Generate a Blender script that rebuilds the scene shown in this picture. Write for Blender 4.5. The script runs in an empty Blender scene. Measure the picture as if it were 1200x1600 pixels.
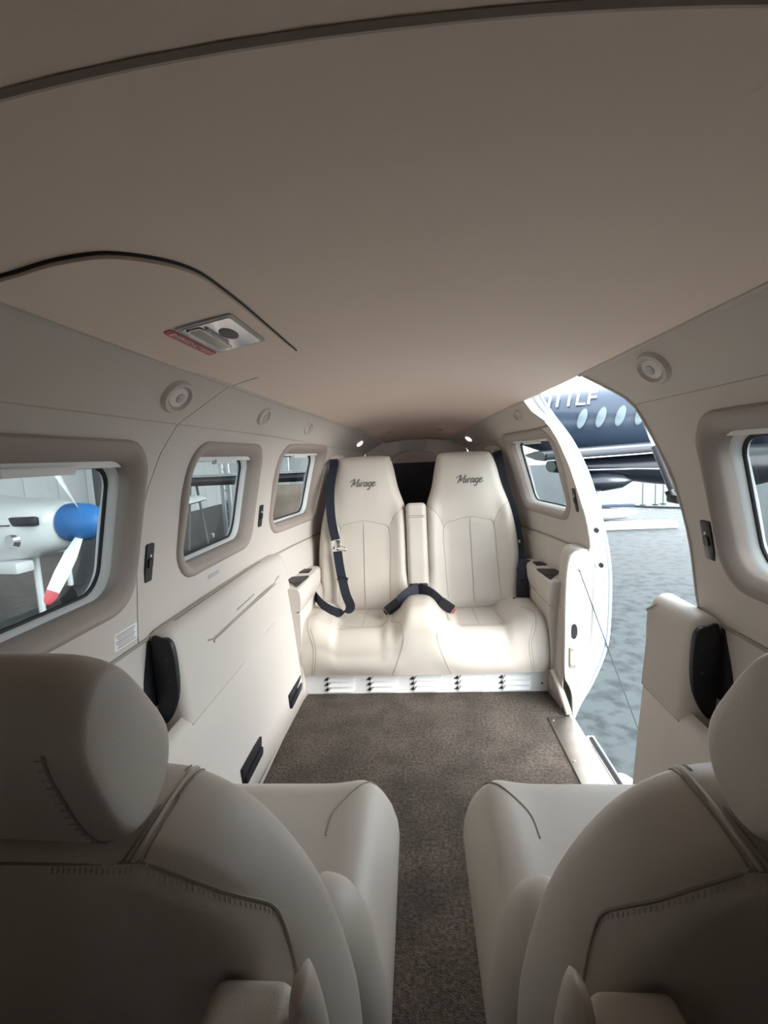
import bpy, bmesh, math, random
import numpy as np
from mathutils import Vector, Matrix
from mathutils.geometry import delaunay_2d_cdt
random.seed(4)
SC = bpy.context.scene
COL = SC.collection

# ------------------------------------------------------------------ camera, light, exposure
def make_camera():
    F, VX, VY, roll = 740.0, 650.0, 710.0, math.radians(2.3)
    v = Vector(((VX-600)/F, (800-VY)/F, -1)).normalized()
    u = Vector((-math.sin(roll), math.cos(roll), 0)); u = (u - u.dot(v)*v).normalized()
    r = v.cross(u)
    m = Matrix((r, v, u)).to_4x4(); m.translation = Vector((0, 0, 0.97))
    cd = bpy.data.cameras.new('camera'); cd.sensor_fit = 'VERTICAL'; cd.sensor_height = 24.0
    cd.lens = F/1600*24.0; cd.clip_start = 0.01; cd.clip_end = 400
    c = bpy.data.objects.new('camera', cd); COL.objects.link(c); c.matrix_world = m
    SC.camera = c
make_camera()
W = bpy.data.worlds.new('World'); SC.world = W; W.use_nodes = True
W.node_tree.nodes['Background'].inputs[0].default_value = (0.84, 0.93, 1.0, 1)
W.node_tree.nodes['Background'].inputs[1].default_value = 4.8
def make_sun():
    l = bpy.data.lights.new('sun', 'SUN'); l.energy = 5.2; l.angle = math.radians(50); l.color = (1, 0.985, 0.96)
    o = bpy.data.objects.new('sun', l); COL.objects.link(o)
    d = Vector((-0.79, 0.47, -0.37))
    o.rotation_euler = d.to_track_quat('-Z', 'Y').to_euler()
make_sun()
SC.view_settings.view_transform = 'Standard'; SC.view_settings.look = 'None'
SC.view_settings.gamma = 1.0; SC.view_settings.use_curve_mapping = False
SC.view_settings.exposure = 0.55

# ------------------------------------------------------------------ materials
MATS = {}
def mat(name, col, rough=0.5, metal=0.0, bump=None, var=0.0, vscale=8.0, coat=0.0, spec=0.5, emit=None, trans=0.0, ior=1.45, col2=None):
    m = bpy.data.materials.new(name); m.use_nodes = True
    nt = m.node_tree; b = nt.nodes['Principled BSDF']
    b.inputs['Base Color'].default_value = (*col, 1); b.inputs['Roughness'].default_value = rough
    b.inputs['Metallic'].default_value = metal; b.inputs['Coat Weight'].default_value = coat
    b.inputs['Specular IOR Level'].default_value = spec
    b.inputs['Transmission Weight'].default_value = trans; b.inputs['IOR'].default_value = ior
    tc = nt.nodes.new('ShaderNodeTexCoord')
    if var > 0 or col2:
        n = nt.nodes.new('ShaderNodeTexNoise'); n.inputs['Scale'].default_value = vscale; n.inputs['Detail'].default_value = 5
        nt.links.new(tc.outputs['Object'], n.inputs['Vector'])
        cr = nt.nodes.new('ShaderNodeValToRGB')
        a = col2 if col2 else tuple(max(0, c*(1-var)) for c in col)
        cr.color_ramp.elements[0].color = (*a, 1); cr.color_ramp.elements[1].color = (*col, 1)
        cr.color_ramp.elements[0].position = 0.35; cr.color_ramp.elements[1].position = 0.65
        nt.links.new(n.outputs['Fac'], cr.inputs['Fac']); nt.links.new(cr.outputs['Color'], b.inputs['Base Color'])
    if bump:
        kind, sc, st, dist = bump
        t = nt.nodes.new('ShaderNodeTexVoronoi' if kind == 'v' else 'ShaderNodeTexNoise')
        t.inputs['Scale'].default_value = sc
        nt.links.new(tc.outputs['Object'], t.inputs['Vector'])
        bp = nt.nodes.new('ShaderNodeBump'); bp.inputs['Strength'].default_value = st; bp.inputs['Distance'].default_value = dist
        nt.links.new(t.outputs['Distance' if kind == 'v' else 'Fac'], bp.inputs['Height'])
        nt.links.new(bp.outputs['Normal'], b.inputs['Normal'])
    if emit:
        b.inputs['Emission Color'].default_value = (*emit[0], 1); b.inputs['Emission Strength'].default_value = emit[1]
    MATS[name] = m
    return m
mat('leather', (0.62, 0.562, 0.495), 0.42, bump=('v', 900, 0.12, 0.001), var=0.05, vscale=6, spec=0.45)
mat('seam', (0.33, 0.30, 0.25), 0.7)
mat('stitch', (0.52, 0.47, 0.40), 0.7)
mat('liner', (0.60, 0.548, 0.497), 0.55, bump=('n', 700, 0.08, 0.001), spec=0.3)
mat('headliner', (0.88, 0.73, 0.635), 0.75, bump=('n', 900, 0.10, 0.001), spec=0.2)
mat('taupe', (0.38, 0.32, 0.285), 0.6, bump=('n', 900, 0.08, 0.001), spec=0.3)
mat('white_plastic', (0.80, 0.80, 0.79), 0.35)
mat('white_paint', (0.85, 0.86, 0.87), 0.3, coat=0.3)
mat('grey_plastic', (0.42, 0.42, 0.43), 0.45)
mat('black_plastic', (0.012, 0.013, 0.018), 0.45)
mat('black_fabric', (0.012, 0.013, 0.02), 0.8, bump=('n', 300, 0.2, 0.002))
mat('webbing', (0.014, 0.018, 0.03), 0.65, bump=('n', 500, 0.3, 0.001))
mat('rubber', (0.02, 0.02, 0.022), 0.6)
mat('chrome', (0.72, 0.72, 0.72), 0.12, metal=1.0)
mat('steel', (0.46, 0.43, 0.39), 0.42, metal=1.0, var=0.15, vscale=14)
mat('aluminium', (0.75, 0.76, 0.78), 0.35, metal=0.9)
mat('carpet', (0.155, 0.118, 0.090), 0.95, col2=(0.055, 0.041, 0.031), vscale=120, bump=('n', 380, 1.0, 0.008), spec=0.1)
def carpet_extra():
    nt = MATS['carpet'].node_tree; b = nt.nodes['Principled BSDF']
    src = b.inputs['Base Color'].links[0].from_socket
    tc = [n for n in nt.nodes if n.type == 'TEX_COORD'][0]
    n = nt.nodes.new('ShaderNodeTexNoise'); n.inputs['Scale'].default_value = 9; n.inputs['Detail'].default_value = 6
    nt.links.new(tc.outputs['Object'], n.inputs['Vector'])
    mr = nt.nodes.new('ShaderNodeMapRange'); mr.inputs['From Min'].default_value = .35; mr.inputs['From Max'].default_value = .65
    mr.inputs['To Min'].default_value = .72; mr.inputs['To Max'].default_value = 1.25
    nt.links.new(n.outputs['Fac'], mr.inputs['Value'])
    mx = nt.nodes.new('ShaderNodeMix'); mx.data_type = 'RGBA'; mx.blend_type = 'MULTIPLY'; mx.inputs['Factor'].default_value = 1
    nt.links.new(src, mx.inputs['A']); nt.links.new(mr.outputs[0], mx.inputs['B']); nt.links.new(mx.outputs['Result'], b.inputs['Base Color'])
    b.inputs['Sheen Weight'].default_value = .12
carpet_extra()
mat('red_label', (0.55, 0.05, 0.07), 0.4)
mat('label_white', (0.85, 0.84, 0.83), 0.5)
mat('ink', (0.16, 0.155, 0.15), 0.6)
mat('grey_ink', (0.34, 0.32, 0.31), 0.6)
mat('lamp_off', (0.62, 0.60, 0.57), 0.15)
mat('lamp_on', (1, 0.9, 0.85), 0.3, emit=((1.0, 0.78, 0.72), 14.0))
mat('warm_lamp', (1, 0.8, 0.6), 0.3, emit=((1.0, 0.45, 0.18), 9.0))
mat('seal_blue', (0.50, 0.62, 0.78), 0.5)
mat('navy', (0.032, 0.048, 0.078), 0.3, coat=0.15)
mat('near_black', (0.012, 0.015, 0.022), 0.28, coat=0.2)
mat('plane_white', (0.66, 0.70, 0.70), 0.3, coat=0.4)
mat('blue_cap', (0.03, 0.17, 0.46), 0.45)
mat('tip_red', (0.50, 0.03, 0.05), 0.4)
mat('grey_boot', (0.05, 0.053, 0.062), 0.6)
mat('window_pale', (0.15, 0.195, 0.215), 0.2)
mat('hangar_panel', (0.62, 0.65, 0.65), 0.6, var=0.06, vscale=2)
mat('hangar_dark', (0.12, 0.13, 0.13), 0.7)
mat('concrete', (0.048, 0.058, 0.059), 0.5, col2=(0.017, 0.022, 0.024), vscale=6.5, bump=('n', 6, 0.15, 0.02), spec=0.2)
for n_ in MATS['concrete'].node_tree.nodes:
    if n_.type == 'VALTORGB': n_.color_ramp.elements[0].position = .36; n_.color_ramp.elements[1].position = .54
mat('tan_cloth', (0.30, 0.24, 0.19), 0.8, var=0.3, vscale=3)
mat('clear', (0.95, 0.96, 0.97), 0.05, trans=1.0, ior=1.3)
def glass_mat():
    m = bpy.data.materials.new('pane_glass'); m.use_nodes = True; nt = m.node_tree
    for n in list(nt.nodes): nt.nodes.remove(n)
    o = nt.nodes.new('ShaderNodeOutputMaterial'); t = nt.nodes.new('ShaderNodeBsdfTransparent'); g = nt.nodes.new('ShaderNodeBsdfGlossy')
    t.inputs[0].default_value = (0.60, 0.62, 0.62, 1); g.inputs['Roughness'].default_value = 0.03
    mx = nt.nodes.new('ShaderNodeMixShader'); mx.inputs[0].default_value = 0.05
    nt.links.new(t.outputs[0], mx.inputs[1]); nt.links.new(g.outputs[0], mx.inputs[2]); nt.links.new(mx.outputs[0], o.inputs[0])
    MATS['pane_glass'] = m
glass_mat()

# ------------------------------------------------------------------ helpers
def obj(name, verts, faces, m, parent=None, smooth=True, angle=40):
    me = bpy.data.meshes.new(name); me.from_pydata([tuple(map(float, v)) for v in verts], [], [tuple(map(int, f)) for f in faces])
    bm = bmesh.new(); bm.from_mesh(me); bmesh.ops.recalc_face_normals(bm, faces=bm.faces); bm.to_mesh(me); bm.free()
    if m: me.materials.append(MATS[m])
    if smooth:
        me.shade_smooth(); me.set_sharp_from_angle(angle=math.radians(angle))
    o = bpy.data.objects.new(name, me); COL.objects.link(o)
    if parent: o.parent = parent
    return o
def from_bm(name, bm, m, parent=None, smooth=True, angle=40):
    me = bpy.data.meshes.new(name); bmesh.ops.recalc_face_normals(bm, faces=bm.faces); bm.to_mesh(me); bm.free()
    if m: me.materials.append(MATS[m])
    if smooth:
        me.shade_smooth(); me.set_sharp_from_angle(angle=math.radians(angle))
    o = bpy.data.objects.new(name, me); COL.objects.link(o)
    if parent: o.parent = parent
    return o
def empty(name, parent=None):
    o = bpy.data.objects.new(name, None); COL.objects.link(o); o.empty_display_size = 0.05
    if parent: o.parent = parent
    return o
def tag(o, label, cat, group=None):
    o['label'] = label; o['category'] = cat
    if group: o['group'] = group
    return o
def struct(o, label=None, cat=None):
    o['kind'] = 'structure'
    if label: o['label'] = label; o['category'] = cat
    return o
def reorigin(o, p):
    """move the origin of an empty to p keeping children in place (children meshes hold world coordinates)"""
    p = Vector(p); o.location = p
    for c in o.children: c.location = c.location - p
def loft(loops, closed=True, cap0=False, cap1=False):
    n = len(loops[0]); V = []; Fs = []
    for l in loops: V += [tuple(p) for p in l]
    m = n if closed else n-1
    for i in range(len(loops)-1):
        for j in range(m):
            a = i*n+j; b = i*n+(j+1) % n
            Fs.append((a, b, b+n, a+n))
    if cap0: Fs.append(tuple(range(n))[::-1])
    if cap1: Fs.append(tuple(range((len(loops)-1)*n, len(loops)*n)))
    return V, Fs
def box(name, c, s, m, parent=None, bev=0.004, rot=None, seg=2):
    bm = bmesh.new(); bmesh.ops.create_cube(bm, size=1)
    for v in bm.verts: v.co = Vector((v.co.x*s[0], v.co.y*s[1], v.co.z*s[2]))
    if bev > 0: bmesh.ops.bevel(bm, geom=list(bm.edges), offset=min(bev, min(s)*0.45), segments=seg, profile=0.6, affect='EDGES')
    M = Matrix.Translation(Vector(c))
    if rot is not None: M = M @ rot.to_4x4()
    bmesh.ops.transform(bm, matrix=M, verts=bm.verts)
    return from_bm(name, bm, m, parent)
def frame_along(path):
    P = [Vector(p) for p in path]; T = []
    for i in range(len(P)):
        a = P[max(i-1, 0)]; b = P[min(i+1, len(P)-1)]; T.append((b-a).normalized())
    return P, T
def tube(name, path, r, m, parent=None, n=8, caps=True, flat=1.0):
    P, T = frame_along(path); loops = []
    up = Vector((0, 0, 1)) if abs(T[0].z) < 0.9 else Vector((1, 0, 0))
    for i, (p, t) in enumerate(zip(P, T)):
        s = t.cross(up)
        if s.length < 1e-4: s = t.cross(Vector((1, 0, 0)))
        s.normalize(); u = s.cross(t).normalized(); up = u
        rr = r[i] if isinstance(r, (list, tuple)) else r
        loops.append([p + s*rr*math.cos(2*math.pi*k/n) + u*rr*flat*math.sin(2*math.pi*k/n) for k in range(n)])
    V, Fs = loft(loops, True, caps, caps)
    return obj(name, V, Fs, m, parent)
def ribbon(name, path, widths, w, th, m, parent=None):
    """strap: path points, per-point width direction, width w, thickness th"""
    P, T = frame_along(path); loops = []
    for p, t, wd in zip(P, T, widths):
        wd = Vector(wd); wd = (wd - wd.dot(t)*t).normalized(); nn = t.cross(wd).normalized()
        loops.append([p+wd*w/2+nn*th/2, p-wd*w/2+nn*th/2, p-wd*w/2-nn*th/2, p+wd*w/2-nn*th/2])
    V, Fs = loft(loops, True, True, True)
    return obj(name, V, Fs, m, parent)
def spline(pts, n=8, closed=False):
    P = [Vector(p) for p in pts]; out = []; N = len(P)
    rng = range(N if closed else N-1)
    for i in rng:
        if closed: p0, p1, p2, p3 = P[i-1], P[i], P[(i+1) % N], P[(i+2) % N]
        else: p0, p1, p2, p3 = P[max(i-1, 0)], P[i], P[i+1], P[min(i+2, N-1)]
        for k in range(n):
            t = k/n
            out.append(0.5*((2*p1)+(p2-p0)*t+(2*p0-5*p1+4*p2-p3)*t*t+(3*p1-p0-3*p2+p3)*t**3))
    if not closed: out.append(P[-1])
    return out
def cyl(name, c, axis, r, h, m, parent=None, n=20, r2=None, bev=0.0):
    a = Vector(axis).normalized(); c = Vector(c)
    s = a.cross(Vector((0, 0, 1)) if abs(a.z) < 0.9 else Vector((1, 0, 0))).normalized(); u = a.cross(s)
    r2 = r if r2 is None else r2
    prof = [(r, 0), (r2, h)] if bev == 0 else [(r, 0), (r2, h-bev), (r2-bev, h)]
    loops = [[c+a*hh+(s*math.cos(2*math.pi*k/n)+u*math.sin(2*math.pi*k/n))*rr for k in range(n)] for rr, hh in prof]
    V, Fs = loft(loops, True, True, True)
    return obj(name, V, Fs, m, parent)
def seg_dist(P, poly, closed=True):
    P = np.asarray(P, float); A = np.asarray(poly, float); B = np.roll(A, -1, 0) if closed else A[1:]
    if not closed: A = A[:-1]
    d = np.full(len(P), 1e9)
    for a, b in zip(A, B):
        ab = b-a; L = max((ab**2).sum(), 1e-12)
        t = np.clip(((P-a)@ab)/L, 0, 1)
        q = a+t[:, None]*ab
        d = np.minimum(d, np.sqrt(((P-q)**2).sum(1)))
    return d
def inside(P, poly):
    P = np.asarray(P, float); A = np.asarray(poly, float); B = np.roll(A, -1, 0); r = np.zeros(len(P), bool)
    for (x1, y1), (x2, y2) in zip(A, B):
        if y1 == y2: continue
        c = ((P[:, 1] >= min(y1, y2)) & (P[:, 1] < max(y1, y2)) & (P[:, 0] < (P[:, 1]-y1)*(x2-x1)/(y2-y1)+x1))
        r ^= c
    return r
def resample(poly, step, closed=True):
    out = []; P = [np.array(p[:2], float) for p in poly]; N = len(P)
    for i in range(N if closed else N-1):
        a, b = P[i], P[(i+1) % N]; L = np.linalg.norm(b-a); k = max(1, int(math.ceil(L/step)))
        for j in range(k): out.append(a+(b-a)*j/k)
    if not closed: out.append(P[-1])
    return np.array(out)
def tri2d(outer, holes, step, rings=None):
    O = resample(outer, step); Hs = [resample(h, step) for h in holes]
    mn, mx = O.min(0), O.max(0)
    gx = np.arange(mn[0]+step*0.5, mx[0], step); gy = np.arange(mn[1]+step*0.5, mx[1], step)
    G = np.array([(x+(0.5*step if j % 2 else 0), y) for j, y in enumerate(gy) for x in gx])
    if len(G):
        k = inside(G, O) & (seg_dist(G, O) > step*0.45)
        for h in Hs: k &= ~inside(G, h) & (seg_dist(G, h) > step*0.45)
        G = G[k]
    if rings:
        area = 0.5*np.sum(O[:, 0]*np.roll(O[:, 1], -1)-np.roll(O[:, 0], -1)*O[:, 1])
        tn = np.roll(O, -1, 0)-np.roll(O, 1, 0); tn /= np.maximum(np.linalg.norm(tn, axis=1), 1e-9)[:, None]
        nn = np.stack([-tn[:, 1], tn[:, 0]], 1)*(1 if area > 0 else -1)
        G = G[seg_dist(G, O) > rings[-1]+step*.5] if len(G) else G
        for k, d in enumerate(rings):
            q = O+nn*d; dd = seg_dist(q, O); q = q[(dd > d*.94) & inside(q, O)]
            if len(q):
                keep = [q[0]]
                for p in q[1:]:
                    if np.linalg.norm(p-keep[-1]) > step*.45: keep.append(p)
                G = np.vstack([G, np.array(keep)]) if len(G) else np.array(keep)
    allp = [tuple(p) for p in O]; edges = [(i, (i+1) % len(O)) for i in range(len(O))]
    for h in Hs:
        s = len(allp); allp += [tuple(p) for p in h]; edges += [(s+i, s+(i+1) % len(h)) for i in range(len(h))]
    nb = len(allp); allp += [tuple(p) for p in G]
    vs, es, fs, *_ = delaunay_2d_cdt([Vector(p) for p in allp], edges, [], 0, 1e-7)
    V = np.array([tuple(v) for v in vs]); Fs = np.array([tuple(f) for f in fs])
    cen = V[Fs].mean(1); k = inside(cen, O)
    for h in Hs: k &= ~inside(cen, h)
    Fs = Fs[k]
    e1 = V[Fs[:, 1]]-V[Fs[:, 0]]; e2 = V[Fs[:, 2]]-V[Fs[:, 0]]
    ar = np.abs(e1[:, 0]*e2[:, 1]-e1[:, 1]*e2[:, 0])
    ln = np.maximum.reduce([(e1**2).sum(1), (e2**2).sum(1), ((e1-e2)**2).sum(1)])
    Fs = Fs[ar > .012*ln]
    # boundary edges
    cnt = {}
    for f in Fs:
        for a, b in ((f[0], f[1]), (f[1], f[2]), (f[2], f[0])): cnt[(a, b)] = 1
    bnd = [e for e in cnt if (e[1], e[0]) not in cnt]
    return V, Fs, bnd, O
def panel(name, outer, holes, step, f, back, m, parent=None, angle=30):
    V, Fs, bnd, O = tri2d(outer, holes, step)
    A = [f(u, v) for u, v in V]; B = [back(u, v) for u, v in V]; n = len(V)
    faces = [tuple(t) for t in Fs] + [tuple(i+n for i in t[::-1]) for t in Fs] + [(a, b, b+n, a+n) for a, b in bnd]
    return obj(name, A+B, faces, m, parent, angle=angle)
def pillow(name, outline, mp, Tf, Tb, R, step, m, parent=None, relief=None, brelief=None, Rb=None):
    Rb = Rb or R
    rings = sorted(set([round(max(R, Rb)*(1-math.cos(t)), 5) for t in np.linspace(0, math.pi/2, 8)[1:]]+([round(Rb*(1-math.cos(t)), 5) for t in np.linspace(0, math.pi/2, 5)[1:]] if Rb < R*.7 else [])))
    rr = []
    for q in rings:
        if not rr or q-rr[-1] > .0022: rr.append(q)
    V, Fs, bnd, O = tri2d(outline, [], step, rr)
    d = seg_dist(V, O); isb = d < 1e-6
    def prof(RR): t = 1-np.clip(d/RR, 0, 1); return np.sqrt(np.clip(1-t*t, 0, 1))
    r1 = np.array([relief(u, v) for u, v in V])*np.clip(d/R*2, 0, 1) if relief else 0
    r2 = np.array([brelief(u, v) for u, v in V])*np.clip(d/Rb*2, 0, 1) if brelief else 0
    hf = Tf*prof(R)+r1; hb = -(Tb*prof(Rb)+r2)
    hf[isb] = 0
    P = [mp(u, v, a) for (u, v), a in zip(V, hf)]; idx = {}
    for i, (u, v) in enumerate(V):
        if not isb[i]: idx[i] = len(P); P.append(mp(u, v, hb[i]))
        else: idx[i] = i
    faces = [tuple(t_) for t_ in Fs] + [tuple(idx[i] for i in t_[::-1]) for t_ in Fs]
    return obj(name, P, faces, m, parent, angle=89)
def sm(a, b, x):
    t = min(max((x-a)/(b-a), 0), 1); return t*t*(3-2*t)
def rrect(y0, y1, z0, z1, r, n=7, ins=0.0, skew=0.0):
    y0 += ins; y1 -= ins; z0 += ins; z1 -= ins; r = min(max(r-ins*0.75, min(r, 0.012)), .49*(y1-y0), .49*(z1-z0)); pts = []
    for cy, cz, a0 in ((y1-r, z1-r, 0), (y0+r, z1-r, 90), (y0+r, z0+r, 180), (y1-r, z0+r, 270)):
        for k in range(n):
            a = math.radians(a0+90*k/(n-1)); pts.append((cy+r*math.cos(a), cz+r*math.sin(a)))
    return pts

# ------------------------------------------------------------------ cabin cross-section
YS = [-1.5, 1.3, 1.6, 1.8, 2.06, 2.3, 2.6, 3.0, 3.4]
def itp(t, xs, ys): return float(np.interp(t, xs, ys))
def zwall(y): return itp(y, YS, [1.06, 1.06, 1.06, 1.055, 1.045, 1.03, 1.015, .99, .97])
def zceil(y): return itp(y, YS, [1.16, 1.16, 1.16, 1.16, 1.158, 1.14, 1.105, 1.056, 1.01])
def xceil(y): return itp(y, YS, [.447, .447, .445, .44, .424, .375, .3, .195, .12])
def tp(y): return itp(y, YS, [0, 0, .003, .014, .045, .085, .135, .2, .26])
def zcrown(y): return itp(y, YS, [1.217, 1.217, 1.215, 1.21, 1.2, 1.175, 1.13, 1.07, 1.02])
ZK = [-.1, 0, .4, .6, .75, .9, 1.0, 1.06]; XK = [.6, .60, .615, .616, .604, .575, .543, .515]
def xwall(y, z):
    zz = z if z < .8 else .8+(z-.8)*(1.06-.8)/(zwall(y)-.8)
    return itp(zz, ZK, XK)-tp(y)
def xside(y, z):
    zw, zc = zwall(y), zceil(y)
    if z <= zw: return xwall(y, z)
    a = xwall(y, zw); b = xceil(y); t = min((z-zw)/(zc-zw), 1)
    return a+(b-a)*t
def zroof(y, x):
    t = min(abs(x)/xceil(y), 1.3)
    return zcrown(y)+(zceil(y)-zcrown(y))*t**2.2
SKZ = [-.08, -.03, .036, .123, .22, .317, .459, .6, .75, .9, 1.0, 1.06]
SKX = [.50, .538, .565, .623, .656, .674, .679, .675, .662, .632, .598, .57]
def xskin(y, z):
    if z > zwall(y): return xside(y, z)+.055
    zz = z if z < .8 else .8+(z-.8)*(1.06-.8)/(zwall(y)-.8)
    return itp(zz, SKZ, SKX)-tp(y)
Y0, Y1 = -1.25, 3.0
WIN = {-1: [(.42, .945, .68, 1.022), (1.118, 1.65, .675, 1.028), (1.815, 2.34, .675, 1.035)],
       1: [(.45, .985, .678, 1.022), (1.85, 2.38, .68, 1.045)]}
RW = .085
DOOR_IN = [(1.068, .585), (1.07, .6), (1.085, .742), (1.102, .856), (1.13, .94), (1.147, .988), (1.166, 1.06), (1.19, 1.085), (1.236, 1.112), (1.29, 1.14), (1.342, 1.165)]
DOOR_AFT = [(1.945, 1.165), (1.915, 1.115), (1.845, 1.073), (1.817, 1.0), (1.793, .896), (1.757, .79), (1.728, .713), (1.711, .6), (1.71, .585)]

# ------------------------------------------------------------------ structure: floor
def build_floor():
    def f(x, y): return (x, y, 0.0)
    poly = [(-.512, Y0), (.512, Y0), (.512, 1.10), (.437, 1.10), (.437, 1.655), (.50, 1.66), (.512, 1.72), (.512, 2.9), (-.512, 2.9)]
    fl = panel('floor', poly, [], .06, f, lambda x, y: (x, y, -.02), 'carpet')
    struct(fl, 'brown cut pile carpet covering the narrow cabin floor', 'floor')
    t = tube('carpet_binding', [(-.508, y, .006) for y in (Y0, .5, 1.2, 1.84)], .006, 'seam', fl)
    sill = empty('trim_1'); struct(sill, 'brushed metal sill plate at the foot of the cabin doorway', 'door sill')
    box('plate', (.477, 1.377, -.004), (.08, .55, .016), 'steel', sill, .003)
    box('lip', (.524, 1.377, -.012), (.014, .60, .03), 'white_paint', sill, .006)
    tube('gasket', [(.553, 1.10, -.018), (.556, 1.3, -.014), (.556, 1.55, -.018)], .008, 'rubber', sill)
    box('outer_lip', (.565, 1.34, -.045), (.028, .50, .03), 'liner', sill, .006)
    for y in (1.63, 1.4): cyl('screw', (.45, y, .004), (0, 0, 1), .005, .002, 'steel', sill, 10)
    # carpet flap turned up against the rear jamb
    path = spline([(.515, 1.655, .01), (.508, 1.69, .05), (.500, 1.74, .095), (.492, 1.78, .12)], 5)
    tube('carpet_edge', path, .012, 'stitch', fl, 8, True, .6)
build_floor()

# ------------------------------------------------------------------ structure: skin
def build_skin():
    for s, nm in ((-1, 'left'), (1, 'right')):
        holes = [rrect(*w, RW, ins=.044) for w in WIN[s]]
        outer = [(Y0, -.06), (Y1, -.06)] + [(y, zceil(y)+.05) for y in (3.0, 2.6, 2.3, 2.06, 1.8, 1.6)] + [(Y0, 1.21)]
        if s == 1:
            holes.append(skin_door())
        panel('fuselage_skin', outer, holes, .08, lambda y, z, s=s: (s*xskin(y, z), y, z),
              lambda y, z, s=s: (s*(xskin(y, z)+.004), y, z), 'white_paint', SKIN)
    def rf(y, x): return zroof(y, x)+.05
    outer = [(y, -xceil(y)-.055) for y in (Y0, 1.3, 1.6, 1.8, 2.06, 2.3, 2.6, 3.0)] + [(y, xceil(y)+.055) for y in (3.0, 2.6, 2.3, 2.06, 1.8, 1.6, 1.3, Y0)]
    panel('roof_skin', outer, [], .1, lambda y, x: (x, y, rf(y, x)), lambda y, x: (x, y, rf(y, x)+.004), 'white_paint', SKIN)
    obj('belly_skin', [(-.55, Y0, -.062), (.55, Y0, -.062), (.55, Y1, -.062), (-.55, Y1, -.062), (-.55, Y0, -.07), (.55, Y0, -.07), (.55, Y1, -.07), (-.55, Y1, -.07)],
        [(0, 1, 2, 3), (7, 6, 5, 4), (0, 4, 5, 1), (1, 5, 6, 2), (2, 6, 7, 3), (3, 7, 4, 0)], 'white_paint', SKIN, smooth=False)
OUT_AFT = [(1.93, 1.205), (1.92, 1.17), (1.885, 1.09), (1.84, .99), (1.80, .87), (1.765, .74), (1.725, .62), (1.705, .5), (1.70, .3), (1.70, .2), (1.70, .1), (1.69, .03), (1.68, -.04)]
OUT_FWD = [(1.08, -.04), (1.06, .1), (1.05, .3), (1.05, .5), (1.07, .65), (1.10, .8), (1.15, .95), (1.20, 1.06), (1.28, 1.14), (1.36, 1.205)]
def skin_door(): return OUT_FWD + OUT_AFT
SKIN = empty('wall_outer'); struct(SKIN, 'white painted outer fuselage skin around the cabin doorway', 'fuselage')
build_skin()

# ------------------------------------------------------------------ structure: side walls and windows
LEDGE = .585
def seam_y(z): return itp(z, [.55, .63, .81, .93, .996, 1.06, 1.165], [.945, .947, .953, .963, .983, 1.015, 1.17])
def wall_panels(s, parent):
    f = lambda y, z: (s*xside(y, z), y, z)
    b = lambda y, z: (s*(xside(y, z)+.012), y, z)
    zs = [.64, .72, .81, .87, .93, .965, .996, 1.03]
    g = .0015
    seamU = [(seam_y(z), z) for z in [LEDGE]+zs+[1.0605]]
    top = lambda a, c: [(y, zwall(y)-.001) for y in np.arange(a, c, .1)]
    holes = [rrect(*w, RW, ins=.012) for w in WIN[s]]
    if s < 0:
        front = [(Y0, LEDGE)] + [(y-g, z) for y, z in seamU] + [(Y0, 1.0605)]
        panel('upper_panel', front, holes[:1], .035, f, b, 'liner', parent)
        aft = [(y+g, z) for y, z in seamU][::-1] + [(Y1, LEDGE)] + [(y, zwall(y)+.0) for y in (3.0, 2.6, 2.3, 2.06, 1.8, 1.6, 1.2)]
        panel('upper_panel', aft, holes[1:], .035, f, b, 'liner', parent)
    else:
        front = [(Y0, LEDGE)] + [p for p in DOOR_IN if p[1] < 1.0605] + [(1.166, 1.0605), (Y0, 1.0605)]
        panel('upper_panel', front, holes[:1], .035, f, b, 'liner', parent)
        aft = [p for p in DOOR_AFT[::-1] if p[1] < 1.05] + [(1.83, 1.05), (2.06, 1.044), (2.3, 1.029), (2.6, 1.014), (3.0, .989), (Y1, LEDGE)]
        panel('upper_panel', aft, holes[1:], .035, f, b, 'liner', parent)
    # cove panels
    sc = [(seam_y(z), z) for z in (1.06, 1.11, 1.159)]
    zc = lambda y: zceil(y)-.001
    if s < 0:
        front = [(Y0, 1.0600)] + [(y-g, z) for y, z in sc] + [(Y0, 1.159)]
        aft = [(y+g, z) for y, z in sc][::-1] + [(y, zwall(y)+.001) for y in (1.3, 1.6, 1.8, 2.06, 2.3, 2.6, 3.0)] + [(y, zc(y)) for y in (3.0, 2.6, 2.3, 2.06, 1.8, 1.6)]
    else:
        front = [(Y0, 1.0600), (1.166, 1.0600)] + [p for p in DOOR_IN if p[1] > 1.07 and p[1] < 1.159] + [(1.335, 1.159), (Y0, 1.159)]
        aft = [(1.842, 1.073), (1.855, 1.056), (2.06, 1.047), (2.3, 1.032), (2.6, 1.017), (3.0, .992)] + [(y, zc(y)) for y in (3.0, 2.6, 2.3, 2.06)] + [(1.942, 1.158), (1.915, 1.115)]
    panel('cove_panel', front, [], .035, f, b, 'liner', parent); panel('cove_panel', aft, [], .035, f, b, 'liner', parent)
    # bead between cove and ceiling
    def bead(a, c):
        tube('cove_bead', [(s*(xceil(y)-.001), y, zceil(y)-.001) for y in np.linspace(a, c, 14)], .0045, 'liner', parent, 6)
    def line(a, c):
        tube('cove_seam', [(s*(xside(y, zwall(y))-.0002), y, zwall(y)) for y in np.linspace(a, c, 14)], .0013, 'stitch', parent, 6)
    if s < 0: line(Y0, 3.0)
    else: line(Y0, 1.165); line(1.85, 3.0)
    if s < 0: bead(Y0, 1.168); bead(1.172, 3.0)
    else: bead(Y0, 1.34); bead(1.95, 3.0)
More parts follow.
